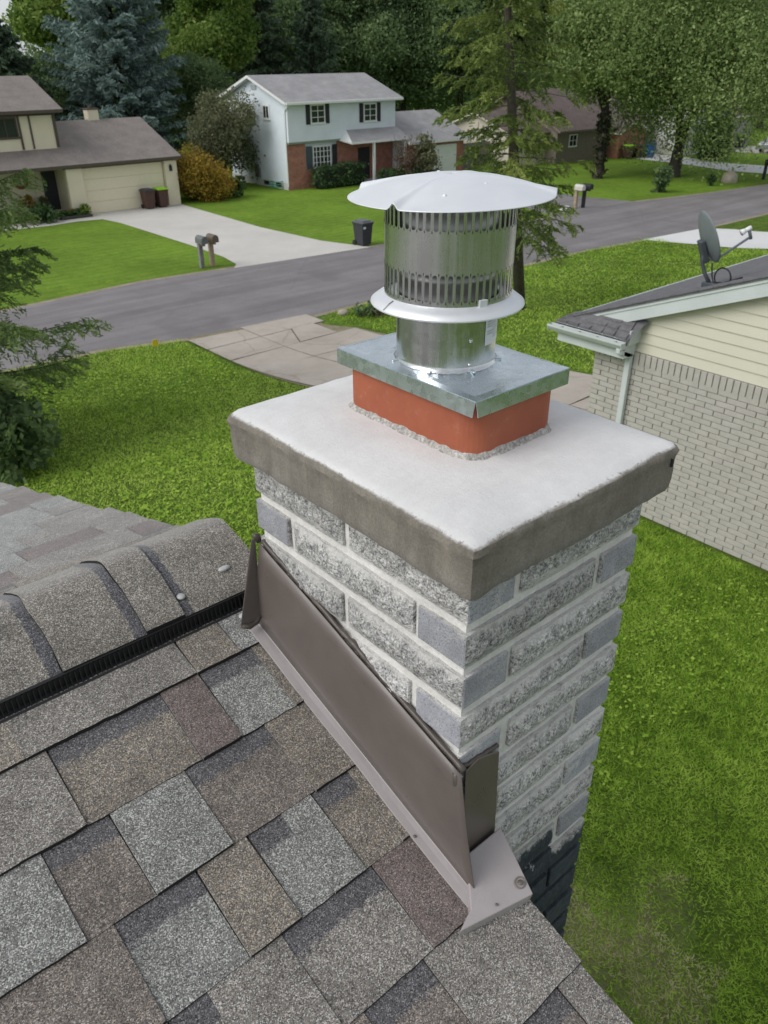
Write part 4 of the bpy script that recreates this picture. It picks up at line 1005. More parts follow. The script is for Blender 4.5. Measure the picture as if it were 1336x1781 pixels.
for kk in range(26):                                                  # shingle tabs along the rake we look at
    v0 = RE - kk * .19; v1 = v0 - .2
    if v0 < RIDV + .2: break
    for jn in range(5):
        t = MB(); ua = U0r - .012 + jn * .31 - (.14 if kk % 2 and jn else 0); ub = U0r - .012 + (jn + 1) * .31 - (.14 if kk % 2 else 0) - .008
        t.add([(ua, v0, nrz(v0) + .014), (ub, v0, nrz(v0) + .014), (ub, v1, nrz(v1) + .004), (ua, v1, nrz(v1) + .004), (ua, v0, nrz(v0) - .004), (ub, v0, nrz(v0) - .004), (ua, v1, nrz(v1) - .004)], [(0, 1, 2, 3), (4, 5, 1, 0), (4, 0, 3, 6)])
        t.build('shingle', M_DSH, nroof)
fb = MB()
for s in (1, -1):
    def q(d, h, x): return (x, RIDV + s * d, nrz(RIDV) - RS_ * d + h)
    D = RE - RIDV - (.35 if s > 0 else 0)
    for (h0, h1, x0, x1) in ((-.03, -.075, 9.485, 9.52), (-.075, -.255, 9.50, 9.53)):
        fb.add([q(0, h0, x0), q(D, h0, x0), q(D, h1, x0), q(0, h1, x0), q(0, h0, x1), q(D, h0, x1), q(D, h1, x1), q(0, h1, x1)], [(0, 1, 2, 3), (4, 7, 6, 5), (0, 4, 5, 1), (3, 2, 6, 7), (1, 5, 6, 2)])
    fb.quad(q(0, -.245, 9.52), q(D, -.245, 9.52), q(D, -.245, NU + .03), q(0, -.245, NU + .03))
fb.build('rake_board', M_TRIM, nh)
de = MB(); de.box(9.47, RE - .005, RZ - .05, 22, RE + .02, RZ + .012); de.build('eave_drip_edge', M_TRIM, nh)
fg = MB(); fg.box(9.66, RE - .06, RZ - .2, 22, RE - .012, RZ - .055); fg.box(9.66, 6.3, RZ - .215, 22, RE - .03, RZ - .2); fg.build('eave_fascia', M_TRIM, nh)
# boxed return with its own little roof and gutter
GX, GV0, GV1, GZ = 9.25, 5.60, 6.88, 2.74
bx_ = MB(); bx_.box(9.37, GV0 + .02, 2.50, NU + .005, GV1 - .05, 2.70); bx_.box(9.40, GV0 - .02, 2.70, NU + .02, GV0 + .03, 2.92); bx_.box(9.33, GV0 + .02, 2.70, 9.37, GV1 - .03, 2.80)
bevel(bx_.build('eave_return_box', M_TRIM, nh), .006)
def ret(u, v): 
    s = min(1, max(0, (u - 9.33) / .30)); return 2.795 + .36 * s
rr_ = MB(); top_v0, top_v1 = 5.55, 6.35
rr_.add([(9.33, GV0 - .02, 2.80), (9.33, GV1 - .02, 2.80), (9.62, 6.55, 2.93), (9.62, 5.95, 3.15), (9.62, 5.45, 3.05)], [(0, 3, 1), (1, 3, 2), (0, 4, 3)])
rr_.add([(9.33, GV0 - .02, 2.79), (9.33, GV1 - .02, 2.79), (9.33, GV1 - .02, 2.77), (9.33, GV0 - .02, 2.77)], [(0, 1, 2, 3)])
rro = rr_.build('return_roof', M_DSH, nh)
for i in range(4):                                                     # its shingles, curled at their tips
    for jn in range(6):
        s0, s1 = i / 4, (i + 1) / 4 + .05
        va, vb_ = GV0 + (GV1 - GV0) * jn / 6, GV0 + (GV1 - GV0) * (jn + 1) / 6 - .028
        def P(s, v, h):
            x = 9.325 + .29 * s; zz_ = 2.80 + s * .30 * (1 - max(0, (v - 5.95) / .93) * .62)
            return (x - .03 * h, v - s * .14 * (v - 5.7), zz_ + h)
        t = MB(); c1, c2 = rbk.uniform(.026, .050), rbk.uniform(.022, .044)
        t.add([P(s0, va, c1), P(s0, vb_, c2), P(s1, vb_, .008), P(s1, va, .008), P(s0, va, .0), P(s0, vb_, .0), P(s1, va, 0), P(s1, vb_, 0)], [(0, 1, 2, 3), (4, 5, 1, 0), (4, 0, 3, 6), (1, 5, 7, 2)]); t.build('shingle', M_DSH, rro)
gu = MB(); prof = [(9.335, 2.765), (9.335, 2.665), (9.27, 2.665), (9.245, 2.70), (9.222, 2.735), (9.222, 2.765), (9.232, 2.765), (9.232, 2.738), (9.254, 2.705), (9.274, 2.675), (9.328, 2.675), (9.328, 2.765)]
gu.prism(prof, GV0, GV1 + .06, 1); gu.box(9.23, GV0 - .002, 2.672, 9.33, GV0 + .004, 2.76); gu.box(9.23, GV1 + .054, 2.672, 9.33, GV1 + .058, 2.76)
guo = gu.build('gutter', M_TRIM, nh)
lt = MB(); lt.box(9.262, GV0 + .02, 2.68, 9.326, GV1 + .03, 2.712); lt.build('leaf_litter', mat('leaf_litter', (0.20, 0.17, 0.13), 0.95, var=.5, scale=40, bs_=.8), guo)
for i in range(4): t = MB(); v = GV0 + .15 + i * .32; t.box(9.228, v, 2.752, 9.336, v + .018, 2.758); t.build('gutter_strap', M_TRIM, guo)
dsp = MB(); DV = 5.665
dsp.box(9.255, GV0 + .03, 2.60, 9.325, GV0 + .10, 2.672)
def seg(a, b, w=.036, d=.045):
    a, b = Vector(a), Vector(b); t = (b - a).normalized(); s_ = Vector((0, 1, 0)); n_ = t.cross(s_).normalized()
    c = [(s_ * sx * d + n_ * sy * w) for sx, sy in ((-1, -1), (1, -1), (1, 1), (-1, 1))]
    dsp.add([a + k for k in c] + [b + k for k in c], [(0, 1, 2, 3), (7, 6, 5, 4), (0, 4, 5, 1), (1, 5, 6, 2), (2, 6, 7, 3), (3, 7, 4, 0)])
seg((9.29, DV, 2.62), (9.585, DV, 2.50)); seg((9.59, DV, 2.53), (9.59, DV, .18)); seg((9.59, DV, .2), (9.38, DV, .08))
bevel(dsp.build('downspout', M_TRIM, nh), .008)
# satellite dish on its roof, with a loop of cable
M_DISH = mat('dish_grey', (0.165, 0.19, 0.20), 0.42, var=0.08, scale=6)
M_DISHD = mat('dish_dark_grey', (0.06, 0.07, 0.08), 0.5)
DB = Vector((9.95, 4.83, nrz(4.83)))
sdh = thing('satellite_dish', 'grey oval satellite dish on a bent mast, mounted on the dark grey roof', 'satellite dish', tuple(DB))
ft = MB(); ft.bbox(DB.x - .06, DB.y - .10, DB.z - .02, DB.x + .06, DB.y + .10, DB.z + .05, .01); ft.build('foot', M_DISHD, sdh)
ms = MB(); ms.tube([DB + Vector((0, 0, .02)), DB + Vector((-.02, .10, .16)), DB + Vector((-.02, .165, .30)), DB + Vector((-.02, .17, .44))], .026, 10); ms.build('mast', M_DISHD, sdh, True)
DC = DB + Vector((.04, .16, .62)); DN = (Vector((.80, -.60, .0)).normalized() + Vector((0, 0, .42))).normalized()      # dish faces right, up into the southern sky
rx = DN.cross(Vector((0, 0, 1))).normalized(); ry = rx.cross(DN).normalized()
dm = MB(); NA_ = 40; prof = [(0, -.075), (.08, -.071), (.16, -.058), (.24, -.034), (.30, -.008), (.318, .002), (.325, .0), (.320, -.012), (.29, -.028), (.16, -.072), (0, -.088)]
for r, h in prof:
    for k in range(NA_): a = 2 * PI * k / NA_; dm.v.append(tuple(DC + rx * r * .92 * math.cos(a) + ry * r * 1.12 * math.sin(a) + DN * h))
for i in range(len(prof) - 1):
    for k in range(NA_): dm.f.append((i * NA_ + k, i * NA_ + (k + 1) % NA_, (i + 1) * NA_ + (k + 1) % NA_, (i + 1) * NA_ + k)); dm.m.append(0)
dm.build('reflector', M_DISH, sdh, True)
bk = MB(); c = DC - DN * .085 - ry * .14
for (x0, x1, y0, y1, z0, z1) in ((-.07, .07, -.17, .14, -.07, .0),):
    t = MB(); t.bbox(x0, y0, z0, x1, y1, z1, .012); bk.add([tuple(c + rx * p[0] + ry * p[1] + DN * p[2]) for p in t.v], t.f)
bk.build('mount_bracket', M_DISHD, sdh)
a0 = DC - ry * .34 + DN * .0; a1 = DC + DN * .52 - ry * .23
ar = MB(); ar.tube([DC - ry * .30 - DN * .06, a0, a1], .016, 8); ar.build('feed_arm', M_DISH, sdh, True)
lb = MB(); lb.tube([a1 + ry * -.03, a1 + ry * .13], .022, 8); lb.build('feed_post', M_DISH, sdh, True)
lb = MB(); lb.tube([a1 + ry * .12 + DN * .03, a1 + ry * .11 - DN * .05], .03, 10); lb.tube([a1 + ry * .11 - DN * .05, a1 + ry * .105 - DN * .11], [.03, .045], 10); lb.build('feed_horn', M_WHITE, sdh, True)
cb = MB(); c = DB + Vector((0.03, -.14, .135))
cb.tube([DB + Vector((0, .03, .30)), DB + Vector((.02, .01, .14)), DB + Vector((.03, -.02, .05))] + [c + Vector((.02 * math.cos(t), .125 * math.cos(t), .125 * math.sin(t))) for t in [PI * 1.15 + i * PI / 12 for i in range(25)]] + [DB + Vector((.02, -.06, .02)), DB + Vector((.05, -.4, .18))], .011, 6)
cb.build('cable', M_RUBBER, sdh, True)

# ------------------------------------------------------------------ houses across the street
def lap_mat(name, c, pitch, depth=0.5):
    m, n, b, _ = _nodes(name); v = coords(n, rand=False); x, y, z = sep(n, v)
    fr = math_(n, 'FRACT', math_(n, 'DIVIDE', z, pitch)); g = noise_(n, v, 1.5, 4)
    col = ramp(n, g, [(0.3, tuple(q * .93 for q in c)), (0.7, c)])
    n.links.new(col, b.inputs['Base Color']); b.inputs['Roughness'].default_value = 0.55; bump(n, b, math_(n, 'SUBTRACT', 1.0, fr), depth, .02); return m
def fbrick_mat(name, c, c2, mo):
    m, n, b, _ = _nodes(name); v = coords(n, rand=False); x, y, z = sep(n, v)
    cx = n.nodes.new('ShaderNodeCombineXYZ'); n.links.new(math_(n, 'ADD', x, y), cx.inputs[0]); n.links.new(z, cx.inputs[1])
    t = n.nodes.new('ShaderNodeTexBrick'); t.inputs['Scale'].default_value = 1.0; t.inputs['Brick Width'].default_value = .21; t.inputs['Row Height'].default_value = .075; t.inputs['Mortar Size'].default_value = .008
    t.inputs['Color1'].default_value = (*c, 1); t.inputs['Color2'].default_value = (*c2, 1); t.inputs['Mortar'].default_value = (*mo, 1)
    n.links.new(cx.outputs[0], t.inputs['Vector'])
    col = mix(n, 1.0, t.outputs[0], ramp(n, noise_(n, v, 3, 4), [(0.3, .8), (0.7, 1.2)]), 'MULTIPLY'); n.links.new(col, b.inputs['Base Color']); b.inputs['Roughness'].default_value = .9; return m
M_LAPW = lap_mat('pale_blue_lap_siding', (0.67, 0.735, 0.79), .115, .9)
M_RBRK = fbrick_mat('red_brick', (0.42, 0.15, 0.095), (0.29, 0.10, 0.07), (0.30, 0.24, 0.21))
M_ROOFW = mat('weathered_grey_shingles', (0.30, 0.295, 0.30), 0.9, var=0.16, scale=1.2, fine=30)
M_ROOFT = mat('taupe_shingles', (0.215, 0.190, 0.175), 0.9, var=0.15, scale=1.5, fine=22, bs_=.3, bdist=.01)
M_ROOFB = mat('brown_shingles', (0.13, 0.10, 0.095), 0.9, var=0.2, scale=1.5, fine=30)
M_TAN = mat('cream_panel', (0.70, 0.64, 0.49), 0.7, var=0.05, scale=1)
M_DTRIM = mat('brown_trim', (0.085, 0.068, 0.052), 0.7)
M_GDOOR = mat('cream_garage_door', (0.74, 0.68, 0.51), 0.55, var=0.03)
M_FOUND = mat('painted_foundation', (0.55, 0.56, 0.55), 0.8, var=.1)
def gable_roof(root, u0, u1, v0, v1, ze, zr, name, m, th=.16, ridge='u'):
    "ridge along u (default) or v; eaves at v0 and v1 (or u0, u1)"
    mb = MB()
    if ridge == 'u':
        vm = (v0 + v1) / 2; prof = [(v0, ze), (vm, zr), (v1, ze), (v1, ze - th), (vm, zr - th), (v0, ze - th)]
        n = 6; vs = [(u0, a, b) for a, b in prof] + [(u1, a, b) for a, b in prof]
    else:
        um = (u0 + u1) / 2; prof = [(u0, ze), (um, zr), (u1, ze), (u1, ze - th), (um, zr - th), (u0, ze - th)]
        n = 6; vs = [(a, v0, b) for a, b in prof] + [(a, v1, b) for a, b in prof]
    mb.add(vs, [(0, 1, n + 1, n), (1, 2, n + 2, n + 1)], 0); mb.add(vs, [(2, 3, n + 3, n + 2), (3, 4, n + 4, n + 3), (4, 5, n + 5, n + 4), (5, 0, n, n + 5), (0, 5, 4, 1), (1, 4, 3, 2), (n, n + 1, n + 4, n + 5), (n + 1, n + 2, n + 3, n + 4)], 1)
    return mb.build(name, m, root)
def walls(root, u0, u1, v0, v1, z0, z1, m, name='wall', zr=None, axis='u'):
    mb = MB()
    if zr is None: mb.box(u0, v0, z0, u1, v1, z1)
    elif axis == 'u': mb.prism([(v0, z0), (v1, z0), (v1, z1), ((v0 + v1) / 2, zr), (v0, z1)], u0, u1, 0)
    else:
        p = [(u0, z0), (u1, z0), (u1, z1), ((u0 + u1) / 2, zr), (u0, z1)]; mb.prism(p, v0, v1, 1)
    return mb.build(name, m, root)
def window(root, axis, k, a0, a1, z0, z1, nx=2, nz_=1, m=M_WHITE, fw=.07, out=.05):
    "axis 'v': in a wall facing -v at v=k (a along u); axis 'u': wall facing -u at u=k (a along v)"
    def bx(mb, p0, p1, q0, q1, d0, d1):
        if axis == 'v': mb.box(p0, k - d1, q0, p1, k - d0, q1)
        else: mb.box(k - d1, p0, q0, k - d0, p1, q1)
    g = MB(); bx(g, a0 + fw * .5, a1 - fw * .5, z0 + fw * .5, z1 - fw * .5, .002, .02)
    f = MB(); bx(f, a0, a0 + fw, z0, z1, 0, out); bx(f, a1 - fw, a1, z0, z1, 0, out); bx(f, a0 + fw, a1 - fw, z1 - fw, z1, 0, out); bx(f, a0 - .03, a1 + .03, z0 - .02, z0 + fw, -.001, out + .02)
    fo = f.build('window', m, root); g.build('pane', M_GLASS, fo)
    b = MB()
    for i in range(1, nx): x = a0 + (a1 - a0) * i / nx; bx(b, x - .02, x + .02, z0 + fw, z1 - fw, .015, out - .01)
    for i in range(1, nz_): z = z0 + (z1 - z0) * i / nz_; bx(b, a0 + fw, a1 - fw, z - .016, z + .016, .018, out - .015)
    if b.v: b.build('muntins', m, fo)
    return fo
def shutter(root, v, u0, u1, z0, z1, m=M_BLACK):
    mb = MB(); mb.bbox(u0, v - .045, z0, u1, v, z1, .006)
    for i in range(9): z = z0 + .08 + (z1 - z0 - .16) * i / 8; mb.box(u0 + .05, v - .055, z - .02, u1 - .05, v - .044, z + .02)
    mb.build('shutter', m, root)
Z0 = ZF
# white and brick two-storey house
wh = thing('white_house', 'pale blue-white two-storey house with red brick ground floor and black shutters', 'house', (36, 48, Z0))
walls(wh, 30.95, 39.9, 45.15, 51.9, Z0 + .42, 3.62, M_LAPW, 'wall', 5.0)
fo_ = MB(); fo_.box(30.93, 45.14, Z0 - .1, 39.9, 51.92, Z0 + .42); fo_ = fo_.build('foundation', M_FOUND, wh)
for a in (45.9, 47.3, 50.3): t = MB(); t.box(30.90, a, Z0 + .12, 30.94, a + .62, Z0 + .36); t.build('basement_window', M_GLASS, wh)
up = MB(); up.box(30.96, 44.85, 1.42, 39.9, 45.16, 3.62); up.build('upper_wall', M_LAPW, wh)
sf = MB(); sf.box(30.97, 44.87, 1.30, 36.2, 45.15, 1.42); sf.build('soffit_band', mat('green_grey_trim', (0.20, 0.24, 0.19), .7), wh)
br_ = MB(); br_.box(30.93, 45.06, Z0, 32.35, 45.14, 1.30); br_.box(34.95, 45.06, Z0, 36.5, 45.14, 1.30); br_.box(32.35, 45.06, Z0, 34.95, 45.14, -.25); br_.box(36.5, 45.1, Z0, 39.9, 45.15, 1.3); br_.build('brick_front', M_RBRK, wh)
gable_roof(wh, 30.55, 40.25, 44.45, 52.6, 3.70, 5.10, 'roof', [M_ROOFW, M_WHITE])
gt = MB(); gt.box(30.6, 44.34, 3.56, 40.2, 44.46, 3.68); gt.build('gutter', M_WHITE, wh)
ds_ = MB(); ds_.tube([(30.85, 44.4, 3.6), (30.9, 45.05, 3.2), (30.9, 45.1, 1.0), (30.9, 45.08, Z0 + .2)], .045, 6); ds_.build('downspout', M_WHITE, wh)
window(wh, 'v', 44.85, 32.72, 33.86, 2.40, 3.50, 2, 3); shutter(wh, 44.85, 32.36, 32.68, 2.38, 3.52); shutter(wh, 44.85, 33.90, 34.22, 2.38, 3.52)
window(wh, 'v', 44.85, 37.08, 38.20, 2.32, 3.42, 2, 3); shutter(wh, 44.85, 36.72, 37.04, 2.30, 3.44); shutter(wh, 44.85, 38.24, 38.56, 2.30, 3.44)
window(wh, 'v', 45.12, 32.95, 34.45, -.25, 1.08, 5, 4, out=.07); shutter(wh, 45.06, 32.42, 32.86, -.25, 1.10, mat('slate_shutter', (0.06, 0.075, 0.085), .6)); shutter(wh, 45.06, 34.54, 34.90, -.25, 1.10)
window(wh, 'u', 30.95, 46.75, 47.55, 2.62, 3.50, 2, 1, fw=.11)
gv = MB(); gv.box(30.90, 48.1, 4.3, 30.94, 48.7, 4.55); gv.build('gable_vent', mat('grey_vent', (0.36, 0.40, 0.42), .6), wh)
dr = MB(); dr.bbox(36.75, 45.04, Z0 + .15, 37.75, 45.1, .75, .01); dr = dr.build('door', M_BLACK, wh); t = MB(); t.ball((37.62, 45.02, -.3), .04, 6); t.build('door_knob', M_ALU, dr)
mt_ = MB(); mt_.box(30.80, 48.3, Z0 + .5, 30.94, 48.75, Z0 + 1.1); mt_.tube([(30.86, 48.5, Z0 + 1.1), (30.86, 48.5, Z0 + 1.3)], .12, 8); mt_.build('electric_meter', mat('meter_grey', (.12, .12, .12), .5), wh)
hb = MB(); hb.tube([(30.75 + .35 * math.cos(t), 46.3 + .6 * math.sin(t), Z0 + .05 + .012 * i) for i, t in enumerate([k * .5 for k in range(40)])], .03, 5); tag(hb.build('garden_hose', mat('green_hose', (.05, .22, .15), .5)), 'coiled green garden hose on the grass below the white siding', 'hose')
pr = MB(); n = 4
pr.add([(35.0, 43.55, 1.30), (40.0, 43.55, 1.30), (40.0, 44.88, 1.92), (35.6, 44.88, 1.92), (35.0, 43.55, 1.16), (40.0, 43.55, 1.16), (40.0, 44.88, 1.30), (35.0, 44.88, 1.30)], [(0, 1, 2, 3)], 0)
pr.add([(35.0, 43.55, 1.30), (40.0, 43.55, 1.30), (35.6, 44.88, 1.92), (35.0, 43.55, 1.16), (40.0, 43.55, 1.16), (40.0, 44.88, 1.30), (35.0, 44.88, 1.30)], [(0, 3, 4, 1), (0, 2, 6, 3), (3, 6, 5, 4)], 1)
pr.build('porch_roof', [M_ROOFW, M_WHITE], wh)
for u in (36.9, 39.7): t = MB(); t.bbox(u, 43.6, Z0 + .1, u + .16, 43.76, 1.18, .01); t.build('porch_post', M_WHITE, wh)
ps = MB(); ps.box(36.4, 43.5, Z0 - .05, 40, 45.1, Z0 + .15); ps.build('porch_slab', M_FOUND, wh)
walls(wh, 39.92, 45.65, 43.9, 51.0, Z0, .95, M_LAPW, 'garage_wall', 2.55)
gb = MB(); gb.box(39.95, 43.82, Z0, 42.6, 43.9, .92); gb.box(45.02, 43.82, Z0, 45.68, 43.9, .92); gb.box(42.6, 43.83, .62, 45.02, 43.89, .92); gb.build('garage_brick', M_RBRK, wh)
gd = MB(); gd.box(42.62, 43.84, Z0, 45.0, 43.88, .60); gdo = gd.build('garage_door', M_WHITE, wh)
for i in range(4): t = MB(); t.bbox(42.66, 43.82, Z0 + .04 + i * .49, 44.97, 43.845, Z0 + .50 + i * .49, .008); t.build('door_panel', M_WHITE, gdo)
gable_roof(wh, 39.95, 46.1, 43.4, 51.5, .98, 2.62, 'garage_roof', [M_ROOFW, M_WHITE])
ch = MB(); ch.box(40.0, 46.9, 1.5, 40.9, 47.8, 3.85); ch.build('brick_chimney', M_RBRK, wh)
# tan house with the garage
gh = thing('tan_house', 'cream two-storey house with brown roof and wide cream garage door', 'house', (16, 49, Z0))
walls(gh, 16.95, 23.1, 45.32, 53.0, Z0, 1.02, M_TAN, 'garage_wall', 2.82)
gable_roof(gh, 5.0, 23.35, 44.75, 53.9, 1.22, 3.02, 'garage_roof', [M_ROOFT, M_DTRIM])
dv = MB(); dv.box(17.55, 45.27, Z0, 22.32, 45.31, .95); dvo = dv.build('garage_door', M_GDOOR, gh)
for i in range(4): t = MB(); t.bbox(17.58, 45.245, Z0 + .03 + i * .585, 22.29, 45.275, Z0 + .60 + i * .585, .01); t.build('door_panel', M_GDOOR, dvo)
hd = MB(); hd.box(16.6, 45.1, .96, 23.15, 45.3, 1.08); hd.build('fascia_beam', M_DTRIM, gh)
for (a, b) in ((22.36, 23.12), (16.62, 17.5)): t = MB(); t.bbox(a, 45.0, Z0, b, 45.31, 1.0, .01); t.build('pillar', M_TAN, gh)
wl2 = MB(); wl2.box(8, 47.2, Z0, 16.9, 47.4, 1.4); wl2.build('entry_wall', M_TAN, gh)
dr = MB(); dr.bbox(16.05, 47.12, Z0 + .15, 16.8, 47.2, .75, .01); dr.build('front_door', mat('dark_door', (.03, .035, .045), .5), gh)
walls(gh, 5.2, 17.1, 46.5, 53.5, 1.6, 3.72, M_TAN, 'upper_wall', 5.05)
gable_roof(gh, 4.8, 17.45, 46.0, 54.0, 3.80, 5.28, 'upper_roof', [M_ROOFT, M_DTRIM])
for (a, b) in ((16.98, 17.12), (15.72, 15.80), (13.0, 13.1), (15.15, 15.25)): t = MB(); t.box(a, 46.44, 1.95, b, 46.52, 3.70); t.build('trim_board', M_DTRIM, gh)
hb_ = MB(); hb_.box(5.2, 46.43, 3.52, 17.12, 46.51, 3.72); hb_.build('trim_board', M_DTRIM, gh)
window(gh, 'v', 46.5, 13.9, 15.1, 2.5, 3.5, 2, 1, M_DTRIM, .08)
window(gh, 'v', 46.5, 10.6, 11.8, 2.5, 3.5, 2, 1, M_DTRIM, .08)
ch = MB(); ch.bbox(20.1, 49.2, 2.7, 20.75, 49.8, 3.52, .02); ch.build('chimney', M_TAN, gh); t = MB(); t.box(20.06, 49.16, 3.52, 20.79, 49.84, 3.58); t.tube([(20.42, 49.5, 3.58), (20.42, 49.5, 3.72)], .12, 8); t.build('chimney_cap', M_DTRIM, gh)
lp = MB(); lp.bbox(22.62, 44.88, .45, 22.76, 45.0, .72, .01); lp.box(22.65, 44.9, .72, 22.73, 44.98, .80); lp.build('wall_lamp', M_BLACK, gh)
wr = MB(); wr.tube([(14.9 + .32 * math.cos(t), 47.15, .35 + .32 * math.sin(t)) for t in [i * 2 * PI / 16 for i in range(17)]], .09, 6); tag(wr.build('wreath', mat('autumn_wreath', (.22, .12, .05), .9, var=.6, scale=20)), 'round autumn wreath hanging by the cream entry wall', 'wreath')
# beige house, brown house, far white house
bh = thing('beige_house', 'beige gabled house with brown roof between the garage wing and the tall spruce', 'house', (54, 47, Z0))
M_BEI = mat('beige_siding', (0.56, 0.51, 0.43), 0.7, var=.05)
walls(bh, 50.1, 59, 43.3, 50.2, Z0, 1.05, M_BEI, 'wall', 2.15); gable_roof(bh, 49.7, 59.4, 42.9, 50.6, .98, 2.32, 'roof', [M_ROOFB, M_BEI], .12)
window(bh, 'u', 50.1, 45.5, 46.2, -.35, .45, 1, 2); gv = MB(); gv.box(50.02, 46.5, 1.15, 50.1, 47.1, 1.6); gv.build('gable_vent', M_BEI, bh)
fence = thing('board_fence', 'weathered grey board fence joining the red brick pier to the beige house', 'fence', (47.8, 45.2, Z0))
M_FW = mat('weathered_boards', (0.20, 0.185, 0.165), .9, var=.2)
for i in range(28): t = MB(); u = 45.75 + i * .155; t.box(u, 45.2, Z0, u + .145, 45.23, Z0 + 1.75 + .02 * (i % 2)); t.build('board', M_FW, fence)
for z in (.4, 1.4): t = MB(); t.box(45.75, 45.235, Z0 + z, 50.1, 45.29, Z0 + z + .09); t.build('rail', M_FW, fence)
bn = thing('brown_house', 'house with broad dark brown roof and red brick front behind the dark tree trunk', 'house', (60, 45, Z0))
M_BRW = mat('brown_siding', (0.19, 0.16, 0.135), .8)
walls(bn, 54.5, 66.5, 42.2, 51.5, Z0, 1.0, M_BRW, 'wall', 3.6); gable_roof(bn, 54.0, 67.0, 41.6, 52.1, 1.0, 3.7, 'roof', [M_ROOFB, M_BRW], .14)
walls(bn, 61.4, 65.0, 41.2, 42.3, Z0, .55, M_RBRK, 'brick_front', 1.35, 'v'); gable_roof(bn, 61.1, 65.3, 40.9, 46.5, .55, 1.5, 'front_gable', [M_ROOFB, M_WHITE], .12, 'v')
window(bn, 'v', 42.2, 56.0, 57.0, -.25, .65, 2, 2)
fw_ = thing('far_white_house', 'white upper storey of a house seen beside the leaning trunk of the big tree', 'house', (70, 41, Z0))
walls(fw_, 67.3, 73.0, 38.6, 45, Z0, 3.4, lap_mat('white_lap', (.62, .62, .60), .15), 'wall', 5.2); gable_roof(fw_, 66.9, 73.4, 38.1, 45.5, 3.45, 5.3, 'roof', [M_ROOFB, M_WHITE])
window(fw_, 'v', 38.6, 69.2, 70.2, 1.7, 2.9, 2, 2); window(fw_, 'v', 38.6, 71.2, 72.2, 1.7, 2.9, 2, 2); sk_ = MB(); sk_.box(67.2, 38.2, 1.0, 73, 38.65, 1.15); sk_.build('trim_band', M_WHITE, fw_); window(fw_, 'v', 38.6, 68.4, 69.5, -.6, .8, 1, 1)
walls(fw_, 73.0, 80.0, 39.4, 45, Z0, 1.2, mat('grey_siding', (.30, .30, .28), .7), 'garage_wall'); gable_roof(fw_, 72.8, 80.4, 38.9, 45.5, 1.25, 2.6, 'garage_roof', [M_ROOFB, M_BEI])

# ------------------------------------------------------------------ trees and shrubs
def quads(C, A, B):
    "quads with centres C and half axes A, B"
    n = len(C); V = np.empty((n, 4, 3)); V[:, 0] = C - A - B; V[:, 1] = C + A - B; V[:, 2] = C + A + B; V[:, 3] = C - A + B
    return V.reshape(-1, 3), np.arange(n * 4).reshape(-1, 4)
def unit(rng, n):
    v = rng.normal(size=(n, 3)); return v / np.linalg.norm(v, axis=1)[:, None]
def leafy(root, rng, lobes, nleaf, size, m, name='crown', flat=0.35, tonevar=0.22, shell=0.55, hang=0.0):
    "leaf-sized faces spread through overlapping lobes (centre, radii)"
    w = np.array([l[1][0] * l[1][1] + l[1][0] * l[1][2] for l in lobes]); w = (nleaf * w / w.sum()).astype(int)
    Cs, T = [], []
    for (c, r), k in zip(lobes, w):
        # sprays inside the lobe: leaves gather in tufts with gaps between
        nt = max(6, k // 14); d = unit(rng, nt); rad = rng.uniform(shell, 1.0, nt) ** 0.7
        tc = np.array(c) + d * rad[:, None] * np.array(r); tt = rng.normal(0.5, tonevar, nt) + rng.normal(0, .10)
        idx = rng.integers(0, nt, k); spread = np.mean(r) * 0.20
        off = rng.normal(0, spread, (k, 3)) * np.array([1, 1, .62])
        off[:, 2] -= hang * np.abs(rng.normal(0, spread * 2, k))
        Cs.append(tc[idx] + off); T.append(tt[idx] + rng.normal(0, 0.10, k))
    Cc = np.concatenate(Cs); T = np.clip(np.concatenate(T), 0, 1); n = len(Cc)
    a = unit(rng, n); up = unit(rng, n) * 1.0; up[:, 2] += flat * 2; 
    b = np.cross(a, up); b /= np.linalg.norm(b, axis=1)[:, None] + 1e-9
    s = size * rng.uniform(.55, 1.25, n)[:, None]
    V, q = quads(Cc, a * s, b * s * .55)
    return np_mesh(name, V, q, m, root, np.repeat(T, 4))
def decid(name, label, loc, H, R, m, seed, nleaf=9000, leaf=.17, trunk=.25, zc=.58, zr=.42, nl=16, group=None, cat='tree', lean=(0, 0), bark=None, fork=.35, shell=.55, hang=0.0, limbs=6):
    rng = np.random.default_rng(seed); x, y, z = loc
    t = thing(name, label, cat, loc, group)
    C0 = np.array([x + lean[0], y + lean[1], z + H * zc]); lobes = []
    for i in range(nl):
        d = unit(rng, 1)[0]; k = rng.uniform(.35, .80)
        c = C0 + d * k * np.array([R, R, H * zr]); r = rng.uniform(.28, .46) * R
        lobes.append((c, (r * rng.uniform(.85, 1.2), r * rng.uniform(.85, 1.2), r * rng.uniform(.7, 1.0))))
    leafy(t, rng, lobes, nleaf, leaf, m, shell=shell, hang=hang)
    tr = MB(); fz = z + H * fork; f = Vector((x + lean[0] * .4, y + lean[1] * .4, fz))
    tr.tube([(x, y, z - .1), (x + .02, y, z + .25 * trunk), (x + lean[0] * .15, y + lean[1] * .15, z + H * fork * .5), f], [trunk * 1.6, trunk * 1.15, trunk * .95, trunk * .8], 10)
    for i in range(limbs):
        c = lobes[i % nl][0]; mid = f.lerp(Vector(c), .5) + Vector((0, 0, H * .04)); tr.tube([f - Vector((0, 0, H * .04)), mid, Vector(c)], [trunk * .55, trunk * .35, trunk * .08], 7)
    tr.build('trunk', bark or M_BARK, t, True)
    return t
